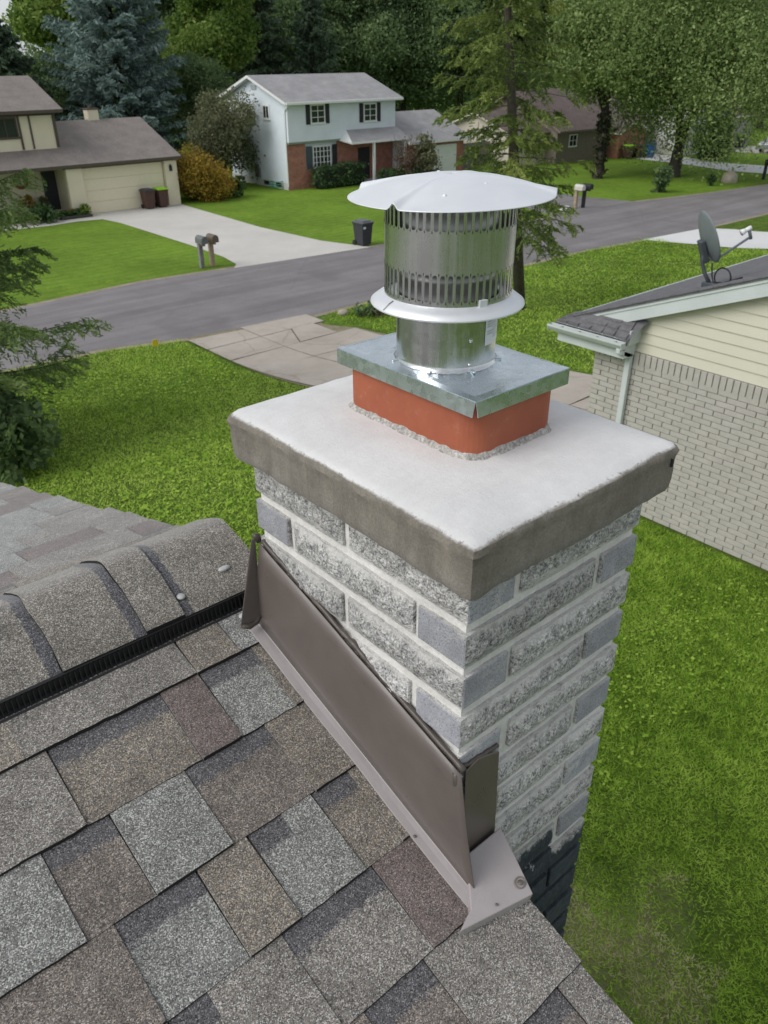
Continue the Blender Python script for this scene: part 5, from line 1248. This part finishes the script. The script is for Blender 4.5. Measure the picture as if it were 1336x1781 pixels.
def conifer(name, label, loc, H, R, m, seed, nb=110, tw=14, nq=4, la=.20, lb=.05, z0=.06, droop=.25, upturn=.15, trunk=.25, group=None, lean=(0, 0), bark=None, power=.8, arc=None, hang=.35, dead=0, sparse=0.0, maxz=1.0, tri=True):
    rng = np.random.default_rng(seed); x, y, z = loc; t = thing(name, label, 'tree', loc, group)
    Cs, As, Bs, T = [], [], [], []; br = MB()
    for b in range(nb):
        hf = z0 + (maxz - z0) * ((b + rng.uniform(0, .9)) / nb)
        L = R * (1 - hf) ** power * rng.uniform(.68, 1.15) + .12
        az = b * 2.39996 + rng.uniform(-.5, .5)
        if arc: az = rng.uniform(arc[0], arc[1])
        d = np.array([math.cos(az), math.sin(az), 0.0]); bx_, by_ = x + lean[0] * hf, y + lean[1] * hf; h = z + H * hf
        dr = droop * rng.uniform(.7, 1.3) * (1.15 - .7 * hf)
        f = lambda tt: np.array([bx_, by_, h]) + d * L * tt + np.array([0, 0, 1.0]) * L * (.10 * tt - dr * tt * tt + upturn * tt ** 3)
        br.tube([f(q) for q in (0, .35, .7, .97)], [max(.012, trunk * .16 * (1 - hf)), max(.01, trunk * .11 * (1 - hf)), .010, .005], 4, cap=False)
        bt = rng.normal(0, .12)
        side = np.array([-d[1], d[0], 0])
        for j in range(tw):
            if rng.uniform() < sparse: continue
            tt = (.12 if not dead else .3) + (1.0 - .12) * (j + rng.uniform(0, .8)) / tw; tt = min(tt, 1.02)
            s = 1 if j % 2 else -1; wl = L * .36 * (1.12 - tt * .75) * rng.uniform(.7, 1.2) + .05
            td = d * rng.uniform(.45, .9) + side * s * rng.uniform(.5, 1.0) + np.array([0, 0, -hang * rng.uniform(.3, 1.5)]); td /= np.linalg.norm(td)
            k = nq; u_ = (np.arange(k) + rng.uniform(.2, .8, k)) / k
            c = f(tt) + td * wl * u_[:, None] + rng.normal(0, wl * .055, (k, 3)); c[:, 2] -= hang * .35 * wl * u_ ** 2
            a = td + rng.normal(0, .45, (k, 3)); a /= np.linalg.norm(a, axis=1)[:, None]
            bb = np.cross(a, unit(rng, k)); bb /= np.linalg.norm(bb, axis=1)[:, None] + 1e-9
            sc = rng.uniform(.6, 1.2, k)[:, None]
            Cs.append(c); As.append(a * la * sc); Bs.append(bb * lb * sc); T.append(np.clip(.36 + bt + .26 * tt * u_ + rng.normal(0, .15, k), 0, 1))
    V, q = quads(np.concatenate(Cs), np.concatenate(As), np.concatenate(Bs))
    np_mesh('crown', V, q, m, t, np.repeat(np.concatenate(T), 4))
    tr = MB(); tr.tube([(x, y, z - .1), (x + lean[0] * .3, y + lean[1] * .3, z + H * .3), (x + lean[0] * .65, y + lean[1] * .65, z + H * .65), (x + lean[0], y + lean[1], z + H)], [trunk, trunk * .78, trunk * .45, .02], 10)
    tr.build('trunk', bark or M_BARKD, t, True); tag(br.build('branches', bark or M_BARKD, t), kind='stuff')
    return t
Zf = ZF
# the two spruces on our side of the street
conifer('spruce_tree', 'tall loose spruce with bare grey trunk standing right behind the flue vent', (20.67, 16.84, gz(16.84)), 15.5, 2.45, FOL['spruce'], 21, nb=135, tw=22, nq=24, la=.075, lb=.0145, z0=.145, droop=.55, upturn=.30, trunk=.20, lean=(-2.9, 0), bark=mat('spruce_bark', (.10, .086, .070), .95, var=.35, scale=10, bs_=.8, bscale=30, bdist=.03), power=.45, hang=.55, sparse=.42)
conifer('spruce_tree', 'spruce whose dense drooping boughs reach in from the left edge over the lawn and street', (2.75, 17.4, gz(17.4)), 12.6, 3.95, FOL['nearspruce'], 33, nb=96, tw=34, nq=42, la=.055, lb=.0125, z0=.09, droop=.26, upturn=.24, trunk=.2, power=1.02, hang=.42, sparse=.08)
# behind the houses
conifer('spruce_tree', 'great blue-green spruce rising behind the cream house and its small chimney', (26.6, 58.5, Zf), 20, 5.6, FOL['bluegreen'], 5, nb=230, tw=22, nq=10, la=.19, lb=.045, z0=.03, droop=.20, upturn=.22, trunk=.35, power=.72, hang=.25)
decid('lime_tree', 'yellow-green leafy tree left of the great blue-green spruce', (27.6, 68, Zf), 17, 3.7, FOL['lime'], 7, 34000, .13, .3)
decid('lime_tree', 'yellow-green leafy tree right of the great blue-green spruce', (36.3, 63, Zf), 17.5, 4.7, FOL['lime'], 8, 34000, .13, .3)
conifer('dark_evergreen', 'dark evergreen with its top against the pale sky at far left', (19.6, 60, Zf), 9.6, 3.6, FOL['darkconifer'], 9, nb=130, tw=16, nq=9, la=.18, lb=.05, droop=.2, power=.6)
decid('willow_shrub', 'grey-olive weeping tree hiding the rear of the white siding wall', (28.7, 49.0, Zf), 6.4, 2.7, FOL['olive'], 12, 20000, .07, .13, zc=.52, zr=.40, nl=18, hang=.9, fork=.2)
conifer('dark_conifer', 'tall dark conifer left of the white house roof ridge', (43.8, 67, Zf), 19, 4.0, FOL['darkconifer'], 13, nb=160, tw=18, nq=9, la=.20, lb=.05, droop=.25, power=.7)
conifer('pine_tree', 'open-branched dark pine just behind the middle of the white house roof', (46.6, 63, Zf), 12.0, 3.8, FOL['darkconifer'], 14, nb=120, tw=16, nq=9, la=.19, lb=.045, droop=.05, upturn=.2, power=.6, sparse=.15)
# wooded belt further back: a few kinds, turned and scaled
WOOD = [('dark_tree', FOL['darkgreen'], 31, 18, 5.6), ('dark_tree', FOL['darkgreen'], 32, 20, 6.2), ('green_tree', FOL['bigtree'], 35, 17, 5.4)]
KIN = {}
for i, (lab, u, v, k, sc) in enumerate([
        ('dark leafy tree filling the gap between pine and white house roof end', 54.0, 74, 0, 1.0), ('broad dark leafy tree above the white house roof end', 58.5, 72, 1, 1.0),
        ('dark leafy tree behind the garage wing of the white house', 63.5, 70, 1, .95), ('dark leafy tree above the beige house gable', 68.0, 66, 0, 1.0),
        ('mid-green leafy tree behind the beige house roof', 71.5, 62, 2, .95), ('dark leafy tree behind the tall loose spruce crown', 76.0, 63, 1, .9),
        ('mid-green leafy tree rising behind the brown roof', 75.5, 56.5, 2, 1.0), ('dark leafy tree behind the right part of the brown roof', 81.0, 56, 0, 1.05),
        ('mid-green leafy tree behind the far white house', 86.0, 53, 2, 1.1), ('dark leafy tree behind the far grey garage', 92.5, 51, 1, 1.0), ('dark leafy tree beyond the silver car', 99.0, 48, 0, 1.1), ('mid-green leafy tree at the far right end of the wooded belt', 106, 42, 2, 1.1),
        ('dark leafy tree deep behind the two yellow-green trees', 33.5, 76, 0, 1.0), ('dark leafy tree between yellow-green tree and tall dark conifer', 41.0, 75, 1, .9), ('dark leafy tree behind the tall dark conifer', 49.0, 78, 0, 1.05), ('dark low tree behind the cream house upper roof', 23.6, 64, 0, .50), ('dark bushy tree behind the lower brown roof of the cream house', 32.0, 57.5, 0, .48)]):
    if k not in KIN:
        n_, m_, sd0, H_, R_ = WOOD[k]; o = decid(n_, lab, (u, v, Zf), H_, R_, m_, sd0, 46000, .125, .32, group='trees of the wooded belt behind the houses', zc=.52, zr=.46, nl=20); KIN[k] = o
    else:
        o = copy_tree(KIN[k]); o.location = (u, v, Zf); o['label'] = lab
    o.scale = (sc, sc, sc); o.rotation_euler[2] = i * 1.3
# the far wood that closes the view
rngw = np.random.default_rng(77); Lw = []
for i in range(70):
    u = 40 + 1.75 * i; v = 92 - .0035 * (u - 30) ** 2 - (12 if u > 110 else 0); Lw.append(((u, v, Zf + rngw.uniform(1.5, 4)), (3.6, 3, 4.2))); Lw.append(((u + 1, v + 3, Zf + rngw.uniform(8, 12)), (4.2, 3, 5.5)))
wd = bpy.data.objects.new('tmp', None); wo2 = leafy(None, rngw, Lw, 52000, .34, FOL['darkgreen'], name='woods', shell=.3); tag(wo2, kind='stuff'); bpy.data.objects.remove(wd)
# right-hand side across the street
big = decid('shade_tree', 'big spreading leafy tree with leaning dark trunk on the lawn across the street', (55.1, 32.1, Zf), 15.0, 8.6, FOL['bigtree'], 41, 120000, .078, .42, zc=.60, zr=.44, nl=34, lean=(.6, 0), bark=M_BARKD, fork=.17, hang=.5, limbs=0, shell=.45)
lm = MB(); o_ = Vector((55.35, 32.1, 1.0))
for pts, r in (([(55.2, 32.1, .6), (55.6, 32.0, 1.9), (56.9, 31.9, 3.2), (58.4, 31.8, 4.0), (60.6, 31.6, 5.2)], [.30, .24, .20, .16, .08]), ([(55.2, 32.1, .6), (54.6, 32.0, 2.2), (53.9, 32.0, 3.6), (53.2, 31.9, 5.6)], [.30, .22, .17, .08]), ([(55.3, 32.1, .9), (55.3, 32.6, 2.8), (55.5, 33.0, 5.5), (55.2, 33.5, 9)], [.28, .2, .14, .05]), ([(54.2, 32, 3.0), (52.0, 31.6, 4.6), (50.2, 31.4, 5.6)], [.15, .11, .05])): lm.tube(pts, r, 8)
lm.build('limbs', M_BARKD, big, True)
ivy = decid('ivy_tree', 'dark tree with a thick leafy-clad trunk on the lawn left of the big spreading tree', (50.4, 35.2, Zf), 13, 4.2, FOL['bigtree'], 43, 34000, .085, .30, zc=.62, zr=.36, bark=M_BARKD, fork=.35)
rng = np.random.default_rng(4)
leafy(ivy, rng, [((50.4, 35.2, Zf + .5 + .55 * i), (.42, .42, .5)) for i in range(7)], 2600, .09, fol_mat('ivy', (.02, .025, .014), (.045, .05, .026), (.09, .095, .05), .1), name='ivy')
arb = thing('arborvitae', 'dark rounded evergreen shrub before the far white house', 'shrub', (66.4, 35.6, Zf))
leafy(arb, rng, [((66.4, 35.6, Zf + .9), (1.35, 1.35, .95)), ((66.5, 35.6, Zf + 1.9), (1.25, 1.25, 1.1)), ((66.6, 35.6, Zf + 2.9), (.8, .8, .9))], 5200, .10, FOL['hedge'], shell=.7)
def shrub(name, label, loc, rx_, rz_, m, n, size, seed, cat='shrub', lob=7, stem=True, group=None):
    rng = np.random.default_rng(seed); t = thing(name, label, cat, loc, group); x, y, z = loc; L = []
    for i in range(lob):
        d = unit(rng, 1)[0]; L.append(((x + d[0] * rx_ * .5, y + d[1] * rx_ * .5, z + rz_ * (.55 + .30 * d[2])), (rx_ * .55, rx_ * .55, rz_ * .48)))
    leafy(t, rng, L, n, size, m, name='foliage')
    if stem:
        mb = MB()
        for i in range(5): a = i * 1.25; mb.tube([(x, y, z - .05), (x + .2 * rx_ * math.cos(a), y + .2 * rx_ * math.sin(a), z + .35 * rz_), (x + .5 * rx_ * math.cos(a), y + .5 * rx_ * math.sin(a), z + .7 * rz_)], [.03, .022, .008], 5)
        mb.build('stems', M_BARKD, t)
    return t
shrub('maple_shrub', 'orange and yellow Japanese maple shrub beside the driveway in front of the white house', (25.0, 45.6, Zf), 1.8, 2.3, FOL['orange'], 16000, .055, 51, lob=12)
shrub('shrub', 'small dark green shrub right of the orange shrub', (27.0, 45.0, Zf), .55, .95, FOL['hedge'], 900, .07, 52)
shrub('shrub', 'small dark round shrub on the lawn before the big spreading tree', (47.9, 28.7, Zf), .72, 1.25, FOL['darkgreen'], 1400, .08, 53)
shrub('shrub', 'tiny round shrub beside the pale boulder at the street edge', (52.9, 28.0, Zf), .35, .6, FOL['hedge'], 400, .06, 54)
shrub('shrub', 'dark bush at left edge of our lawn below the spruce boughs', (2.9, 15.6, gz(15.6)), 1.25, 1.5, FOL['darkgreen'], 3200, .075, 55)
shrub('shrub', 'green upright shrub in front of the white garage door of the white house', (40.7, 42.6, Zf), 1.0, 2.3, FOL['olive'], 2600, .08, 56)
shrub('shrub', 'dark green shrub by the front path of the cream house, low and rounded', (14.6, 44.4, Zf), .9, .75, FOL['hedge'], 1300, .07, 57)
tb = shrub('bare_shrub', 'reddish brown twiggy shrub, nearly leafless, beside the porch post', (39.0, 42.9, Zf), 1.2, 2.9, FOL['twig'], 1100, .05, 58)
mb = MB(); rg = random.Random(8)
for i in range(46):
    a = rg.uniform(0, 2 * PI); r = rg.uniform(.4, 1.25); h = rg.uniform(1.6, 3.1); mb.tube([(39.0, 42.9, Zf), (39 + .3 * r * math.cos(a), 42.9 + .3 * r * math.sin(a), Zf + h * .45), (39 + r * math.cos(a), 42.9 + r * math.sin(a), Zf + h)], [.022, .014, .005], 4)
mb.build('twigs', mat('red_twig', (.13, .075, .05), .9), tb)
def hedge(label, u0, u1, v0, v1, h, seed):
    rng = np.random.default_rng(seed); t = thing('hedge', label, 'hedge', ((u0 + u1) / 2, (v0 + v1) / 2, Zf), 'clipped hedges before the white house')
    n = int((u1 - u0) / .35); L = [((u0 + (u1 - u0) * (i + .5) / n, (v0 + v1) / 2, Zf + h * .5), (.42, (v1 - v0) * .55, h * .52)) for i in range(n)]
    leafy(t, rng, L, int(900 * (u1 - u0)), .06, FOL['hedge'], shell=.8, name='foliage', tonevar=.12)
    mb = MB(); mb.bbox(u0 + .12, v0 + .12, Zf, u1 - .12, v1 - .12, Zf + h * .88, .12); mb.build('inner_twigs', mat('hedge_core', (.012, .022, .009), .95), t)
hedge('taller clipped dark hedge under the big ground-floor window', 32.5, 36.5, 43.75, 44.75, 1.45, 61)
hedge('lower clipped hedge in front of the porch', 36.9, 41.2, 42.3, 43.2, .95, 62)

# ------------------------------------------------------------------ bins, mailboxes and small things
def bin_(label, x, y, rz, mb_, ml, h=1.08, w=.60, d=.70, group='wheeled bins'):
    t = thing('wheeled_bin', label, 'bin', (x, y, Zf), group); z = Zf
    b = MB(); a, c = .40, .5
    vs = [(x - w * a, y - d * a, z + .06), (x + w * a, y - d * a, z + .06), (x + w * a, y + d * a, z + .06), (x - w * a, y + d * a, z + .06), (x - w * c, y - d * c, z + h * .90), (x + w * c, y - d * c, z + h * .90), (x + w * c, y + d * c, z + h * .90), (x - w * c, y + d * c, z + h * .90)]
    b.add(vs, [(3, 2, 1, 0), (0, 1, 5, 4), (1, 2, 6, 5), (2, 3, 7, 6), (3, 0, 4, 7), (4, 5, 6, 7)]); b.box(x - w * .53, y - d * .53, z + h * .84, x + w * .53, y + d * .53, z + h * .90)
    b.box(x - w * .25, y - d * .47, z + h * .55, x + w * .25, y - d * .40, z + h * .60)
    bevel(b.build('body', mb_, t), .02)
    l = MB(); l.bbox(x - w * .55, y - d * .56, z + h * .905, x + w * .55, y + d * .55, z + h * .96, .02); l.bbox(x - w * .42, y - d * .42, z + h * .955, x + w * .42, y + d * .42, z + h, .03); l.build('lid', ml, t)
    hd = MB(); hd.tube([(x - w * .4, y + d * .54, z + h * .86), (x - w * .4, y + d * .68, z + h * .90), (x + w * .4, y + d * .68, z + h * .90), (x + w * .4, y + d * .54, z + h * .86)], .018, 6); hd.build('handle', M_RUBBER, t)
    for s in (-1, 1): q = MB(); q.tube([(x + s * w * .42, y + d * .40, z + .12), (x + s * w * .50, y + d * .40, z + .12)], .12, 12); q.build('wheel', M_RUBBER, t)
    return t
M_BRBIN = mat('brown_plastic', (.075, .038, .030), .5); M_LIME = mat('lime_plastic', (.30, .62, .03), .45); M_BKBIN = mat('charcoal_plastic', (.030, .034, .040), .5); M_BLUE = mat('blue_plastic', (.02, .10, .32), .45); M_DKLID = mat('dark_lid', (.055, .058, .06), .5)
bin_('brown wheeled bin with dark grey lid before the cream garage door', 20.95, 44.75, 0, M_BRBIN, M_DKLID)
bin_('brown wheeled bin with lime green lid before the cream garage door', 21.78, 44.75, 0, M_BRBIN, M_LIME)
bb = bin_('black wheeled bin alone at the street end of the pale driveway', 23.75, 28.95, 0, M_BKBIN, mat('grey_lid', (.12, .13, .14), .5), 1.12, .62, .72)
t = MB(); t.box(23.50, 28.60, -.62, 23.64, 28.645, -.48); t.build('sticker', M_WHITE, bb)
bin_('green lidded bin left of the blue bin beside the far white driveway', 62.0, 40.6, 0, M_BRBIN, M_LIME); bin_('dark brown bin between green lidded and blue bins', 63.0, 40.3, 0, M_BRBIN, M_DKLID)
bin_('blue recycling bin beside the far white driveway', 63.95, 39.8, 0, M_BLUE, M_BLUE, 1.15)
bin_('lime lidded dark bin by the far grey garage', 76.9, 38.6, 0, M_BKBIN, M_LIME)
def mailbox(label, x, y, yaw, mp, mbx, h=1.05, z=None):
    z = gz(y) if z is None else z
    t = thing('mailbox', label, 'mailbox', (x, y, z), 'roadside mailboxes')
    p = MB(); p.bbox(x - .085, y - .085, z, x + .085, y + .085, z + h, .01); p.bbox(x - .05, y - .38, z + h - .12, x + .05, y + .12, z + h - .03, .008); p.build('post', mp, t)
    b = MB(); w, hh, L = .15, .15, .52; prof = [(-w, 0), (w, 0), (w, hh)] + [(w * math.cos(a), hh + w * math.sin(a)) for a in [PI * i / 8 for i in range(1, 8)]] + [(-w, hh)]
    b.prism([(x + q[0], z + h - .03 + q[1]) for q in prof], y - .45, y - .45 + L, 1)
    bo = b.build('box', mbx, t)
    d = MB(); d.prism([(x + q[0] * .9, z + h - .02 + q[1] * .92) for q in prof], y - .475, y - .45, 1); d.build('door', mbx, bo)
    f = MB(); f.box(x + w, y - .30, z + h + .05, x + w + .012, y - .27, z + h + .22); f.box(x + w, y - .30, z + h + .17, x + w + .012, y - .20, z + h + .22); f.build('flag', mat('flag_red', (.35, .03, .02), .5), bo)
    return t
M_PGREY = mat('grey_wood', (.20, .20, .19), .85, var=.2); M_PTAN = mat('tan_wood', (.34, .27, .19), .85, var=.2)
mailbox('grey mailbox on grey post, left of the pair at the pale driveway corner', 15.88, 29.95, 0, M_PGREY, mat('grey_box', (.14, .15, .15), .4))
mailbox('tan posted mailbox, right of the pair at the pale driveway corner', 16.38, 29.95, 0, M_PTAN, mat('bronze_box', (.13, .10, .075), .4))
mailbox('pale mailbox of the pair beside the asphalt driveway across the street', 39.05, 28.5, 0, M_PTAN, mat('white_box', (.55, .54, .50), .4)); mailbox('black mailbox of the pair beside the asphalt driveway across the street', 39.65, 28.4, 0, M_BLACK, M_BLACK)
mailbox('dark mailbox at the right edge beside the far white driveway', 58.4, 27.1, 0, M_BLACK, M_BLACK)
sg = thing('marker_flag', 'small yellow marker flag standing in the lawn near the street', 'marker flag', (9.4, 21.4, gz(21.4)))
q = MB(); q.tube([(9.4, 21.4, gz(21.4)), (9.4, 21.4, gz(21.4) + .36)], .007, 5); q.build('stake', M_PGREY, sg); q = MB(); q.bbox(9.33, 21.39, gz(21.4) + .18, 9.50, 21.405, gz(21.4) + .38, .004); q.build('flag', mat('flag_yellow', (.75, .58, .02), .5), sg)
def rock(label, x, y, rx_, rz_, m, seed):
    mb = MB(); mb.ball((x, y, gz(y) + rz_ * .35), 1, 9, rx_, rx_ * .8, rz_)
    mb.v = [(a + .12 * rx_ * mnoise.noise(Vector((a * 3 + seed, b * 3, c * 3))), b + .12 * rx_ * mnoise.noise(Vector((a * 3, b * 3 + seed, c * 3))), c) for a, b, c in mb.v]
    return tag(mb.build('boulder', m, None, True, off=(0, 0, 0)), label, 'boulder')
M_ROCK = mat('pale_boulder', (.36, .32, .27), .9, var=.25, scale=5, bs_=.5)
rock('pale tan boulder at the street edge below the big spreading tree', 55.4, 28.0, .62, .55, M_ROCK, 1); rock('low whitish stone lying beside the pale and black mailboxes', 38.0, 28.35, .42, .22, mat('white_stone', (.55, .55, .56), .8), 4)
rock('small whitish rock on the corner of our lawn by the old driveway', 16.1, 20.8, .22, .12, M_ROCK, 6)
bp = thing('brush_pile', 'low heap of dry twigs and weeds on the verge beside the old driveway', 'brush pile', (16.9, 20.1, gz(20.1)))
leafy(bp, np.random.default_rng(71), [((16.6 + .45 * i, 20.2 - .1 * i, gz(20.1) + .15), (.42, .35, .22)) for i in range(3)], 1100, .05, FOL['darkgreen'], name='weeds')
mb = MB()
for i in range(60): a = rg.uniform(0, PI); c = (17.2 + rg.uniform(-.6, .5), 19.9 + rg.uniform(-.3, .3), gz(20) + rg.uniform(.05, .2)); l = rg.uniform(.15, .4); mb.tube([(c[0] - l * math.cos(a), c[1] - l * math.sin(a), c[2]), (c[0] + l * math.cos(a), c[1] + l * math.sin(a), c[2] + rg.uniform(-.08, .1))], .011, 4)
mb.build('twigs', mat('dry_twig', (.20, .13, .09), .9, var=.3), bp)
# planted bed and porch things by the cream house
bed = thing('flower_bed', 'small edged flower bed beside the left garage pillar of the cream house', 'flower bed', (16.7, 44.8, Zf))
q = MB(); q.bbox(15.7, 44.4, Zf, 17.45, 45.0, Zf + .16, .03); q.build('edging', mat('dark_edging', (.05, .055, .04), .9), bed)
rng = np.random.default_rng(72); leafy(bed, rng, [((16.0 + .35 * i, 44.7, Zf + .28), (.22, .22, .18)) for i in range(4)], 700, .05, FOL['hedge'], name='greenery'); leafy(bed, rng, [((17.15, 44.7, Zf + .38), (.28, .25, .26))], 420, .06, FOL['lime'], name='grass_tuft'); leafy(bed, rng, [((16.45, 44.65, Zf + .42), (.16, .14, .1))], 110, .05, FOL['orange'], name='blossoms')
def pot(label, x, y, r, h, m, plant=None):
    t = thing('flower_pot', label, 'flower pot', (x, y, Zf)); q = MB(); q.lathe([(r * .7, 0), (r, h * .9), (r * 1.08, h * .9), (r * 1.08, h), (r * .9, h), (r * .85, h * .85), (0.001, h * .85)], (x, y, Zf + .02), 14); q.build('pot', m, t, True)
    if plant: leafy(t, np.random.default_rng(int(x * 10)), [((x, y, Zf + h + .25), (r * 1.3, r * 1.3, .35))], 420, .06, plant, name='leaves')
pot('grey planter with rusty flowers on the entry step', 14.75, 46.3, .32, .55, M_PGREY, FOL['orange']); pot('dark pot with green plant by the front door', 15.7, 46.6, .22, .4, M_BKBIN, FOL['olive'])
q = MB(); q.bbox(15.35, 45.05, Zf, 15.6, 45.25, Zf + .35, .02); q.prism([(15.32, Zf + .35), (15.63, Zf + .35), (15.475, Zf + .55)], 45.02, 45.28, 1); tag(q.build('garden_lantern', mat('lantern_white', (.6, .62, .68), .5)), 'white garden lantern at the end of the flower bed', 'lantern')
# silver car, mostly beyond the frame
car = thing('parked_car', 'silver car parked at the right edge by the far grey garage', 'car', (76.0, 34.6, Zf)); M_CAR = mat('silver_paint', (.42, .43, .45), .25, metal=.5)
prof = [(-2.2, .35), (-2.2, .75), (-1.9, .92), (-1.0, 1.0), (-.45, 1.42), (.9, 1.45), (1.6, 1.02), (2.15, .9), (2.25, .6), (2.2, .32)]
q = MB(); q.prism([(76.0 + a, Zf + b) for a, b in prof], 33.75, 35.45, 1); bevel(q.build('body', M_CAR, car), .06, 3)
q = MB(); q.prism([(76.0 + a, Zf + b) for a, b in [(-.88, 1.03), (-.42, 1.36), (.85, 1.38), (1.35, 1.04)]], 33.735, 35.465, 1); q.build('side_windows', M_GLASS, car)
q = MB(); q.add([(76 - .97, 33.9, Zf + 1.02), (76 - .97, 35.3, Zf + 1.02), (76 - .50, 35.2, Zf + 1.40), (76 - .50, 34.0, Zf + 1.40)], [(0, 1, 2, 3)]); q.build('windscreen', M_GLASS, car)
for dx in (-1.4, 1.4):
    for yy in (33.72, 35.30):
        q = MB(); q.tube([(76 + dx, yy, Zf + .33), (76 + dx, yy + .18, Zf + .33)], .33, 18); w_ = q.build('wheel', M_RUBBER, car); q = MB(); q.tube([(76 + dx, yy - .01, Zf + .33), (76 + dx, yy + .19, Zf + .33)], .2, 12); q.build('rim', M_ALU, w_)
for yy in (33.95, 35.1): q = MB(); q.bbox(73.78, yy, Zf + .62, 73.86, yy + .2, Zf + .78, .02); q.build('headlight', M_WHITE, car)

# ------------------------------------------------------------------ grass blades on the lawns we look down on
def inpoly(P, poly):
    x, y = P[:, 0], P[:, 1]; r = np.zeros(len(P), bool); n = len(poly)
    for i in range(n):
        (x1, y1), (x2, y2) = poly[i], poly[(i + 1) % n]
        c = ((y1 > y) != (y2 > y)) & (x < (x2 - x1) * (y - y1) / (y2 - y1 + 1e-12) + x1); r ^= c
    return r
def gzv(v):
    t = np.clip((v - V0) / (V1 - V0), 0, 1); return ZN + (ZF - ZN) * t * t * (3 - 2 * t)
rng = np.random.default_rng(99)
def patchy(P, s, k):
    "smooth random field in -1..1 (sum of a few waves)"
    r = np.random.default_rng(k); f = np.zeros(len(P))
    for i in range(7):
        a = r.uniform(0, 2 * PI); w = s * r.uniform(.5, 2.2); f += np.sin((P[:, 0] * math.cos(a) + P[:, 1] * math.sin(a)) * w + r.uniform(0, 6))
    return f / 3.2
def grass(name, poly, dens, h, w, m, tone0=.45, mask=None, wide=1):
    u0, u1 = min(p[0] for p in poly), max(p[0] for p in poly); v0, v1 = min(p[1] for p in poly), max(p[1] for p in poly)
    n = int((u1 - u0) * (v1 - v0) * dens); P = np.c_[rng.uniform(u0, u1, n), rng.uniform(v0, v1, n)]; P = P[inpoly(P, poly)]
    P = P[~inpoly(P, [(10.55, 22.2), (15.4, 21.5), (15.1, 20.3), (15.7, 19.2), (15.6, 17.9), (14.8, 10.2), (14.7, 6.2), (10.45, 6.2)])]; P = P[~inpoly(P, [(9.55, -3.8), (22, -3.8), (22, 6.4), (9.55, 6.4)])]
    P = P[~inpoly(P, [(.02, .02), (.42, .02), (.42, .53), (.02, .53)])]; P = P[~inpoly(P, [(35.1, 22), (41, 22), (41, 8.8), (35.1, 8.8)])]
    if mask is not None: P = P[mask(P)]
    n = len(P); a = rng.uniform(0, 2 * PI, n); z = gzv(P[:, 1]); hh = h * rng.uniform(.35, 1.0, n) * (1 + .35 * patchy(P, 1.6, 3)); ln = h * rng.uniform(.5, 1.35, n); b = rng.uniform(0, 2 * PI, n)
    ww = w * rng.uniform(.6, 1.4, n)
    V = np.empty((n, 3, 3)); dx, dy = np.cos(a) * ww, np.sin(a) * ww
    V[:, 0] = np.c_[P[:, 0] - dx, P[:, 1] - dy, z - .005]; V[:, 1] = np.c_[P[:, 0] + dx, P[:, 1] + dy, z - .005]
    V[:, 2] = np.c_[P[:, 0] + np.cos(b) * ln, P[:, 1] + np.sin(b) * ln, z + hh * .8]
    T = np.clip(tone0 + .14 * patchy(P, .9, 5) + .13 * patchy(P, 5, 6) + .13 * patchy(P, 17, 8) + rng.normal(0, .17, n), 0, 1)
    o = np_mesh(name, V.reshape(-1, 3), np.arange(n * 3).reshape(-1, 3), m, None, np.repeat(T, 3), 3); return tag(o, kind='stuff')
dry = lambda P: np.hypot(P[:, 0] - 3.35, P[:, 1] - 1.25) + .35 * patchy(P, 3, 9)
grass('grass', [(.1, -2.2), (3.2, -3.0), (9.6, -1.0), (9.6, 6.3), (6.0, 8.0), (1.0, 6.0)], 4400, .056, .0062, FOL['grass'], .62, lambda P: (dry(P) > .75) | (rng.uniform(size=len(P)) < .45))
grass('grass', [(1.6, -.1), (4.9, -.1), (4.9, 2.6), (1.6, 2.6)], 2600, .045, .006, FOL['straw'], .5, lambda P: (dry(P) < .8) & (patchy(P, 2.5, 15) > -.2))
grass('grass', [(-2.5, 4.5), (10.5, 5.0), (10.5, 22.0), (8.2, 22.6), (-1, 23.0)], 680, .070, .0115, FOL['grass'], .75)
grass('grass', [(14.3, 5.5), (36, 7.0), (36, 21.0), (30.6, 21.4), (18.6, 21.4), (15.3, 21.2)], 170, .10, .021, FOL['grass'], .62)
# broad-leaved weeds scattered in the near lawn
def weeds(poly, dens, s):
    u0, u1 = min(p[0] for p in poly), max(p[0] for p in poly); v0, v1 = min(p[1] for p in poly), max(p[1] for p in poly)
    n = int((u1 - u0) * (v1 - v0) * dens); P = np.c_[rng.uniform(u0, u1, n), rng.uniform(v0, v1, n)]; P = P[inpoly(P, poly)]; P = P[patchy(P, 1.1, 12) > -.1]; n = len(P)
    C = np.c_[P, gzv(P[:, 1]) + rng.uniform(.03, .07, n)]; a = unit(rng, n); a[:, 2] *= .3; up = np.c_[rng.normal(0, .35, (n, 2)), np.ones(n)]; b = np.cross(a, up); b /= np.linalg.norm(b, axis=1)[:, None]
    sc = s * rng.uniform(.5, 1.3, n)[:, None]; V, q = quads(C, a * sc, b * sc * .6); return tag(np_mesh('weeds', V, q, FOL['grass'], None, np.repeat(np.clip(rng.normal(.62, .2, n), 0, 1), 4)), kind='stuff')
weeds([(.5, -2), (9.4, -1), (9.4, 5.8), (1, 5.5)], 130, .020); weeds([(-2, 5), (10.3, 5), (10.3, 21), (-1, 22)], 60, .035)
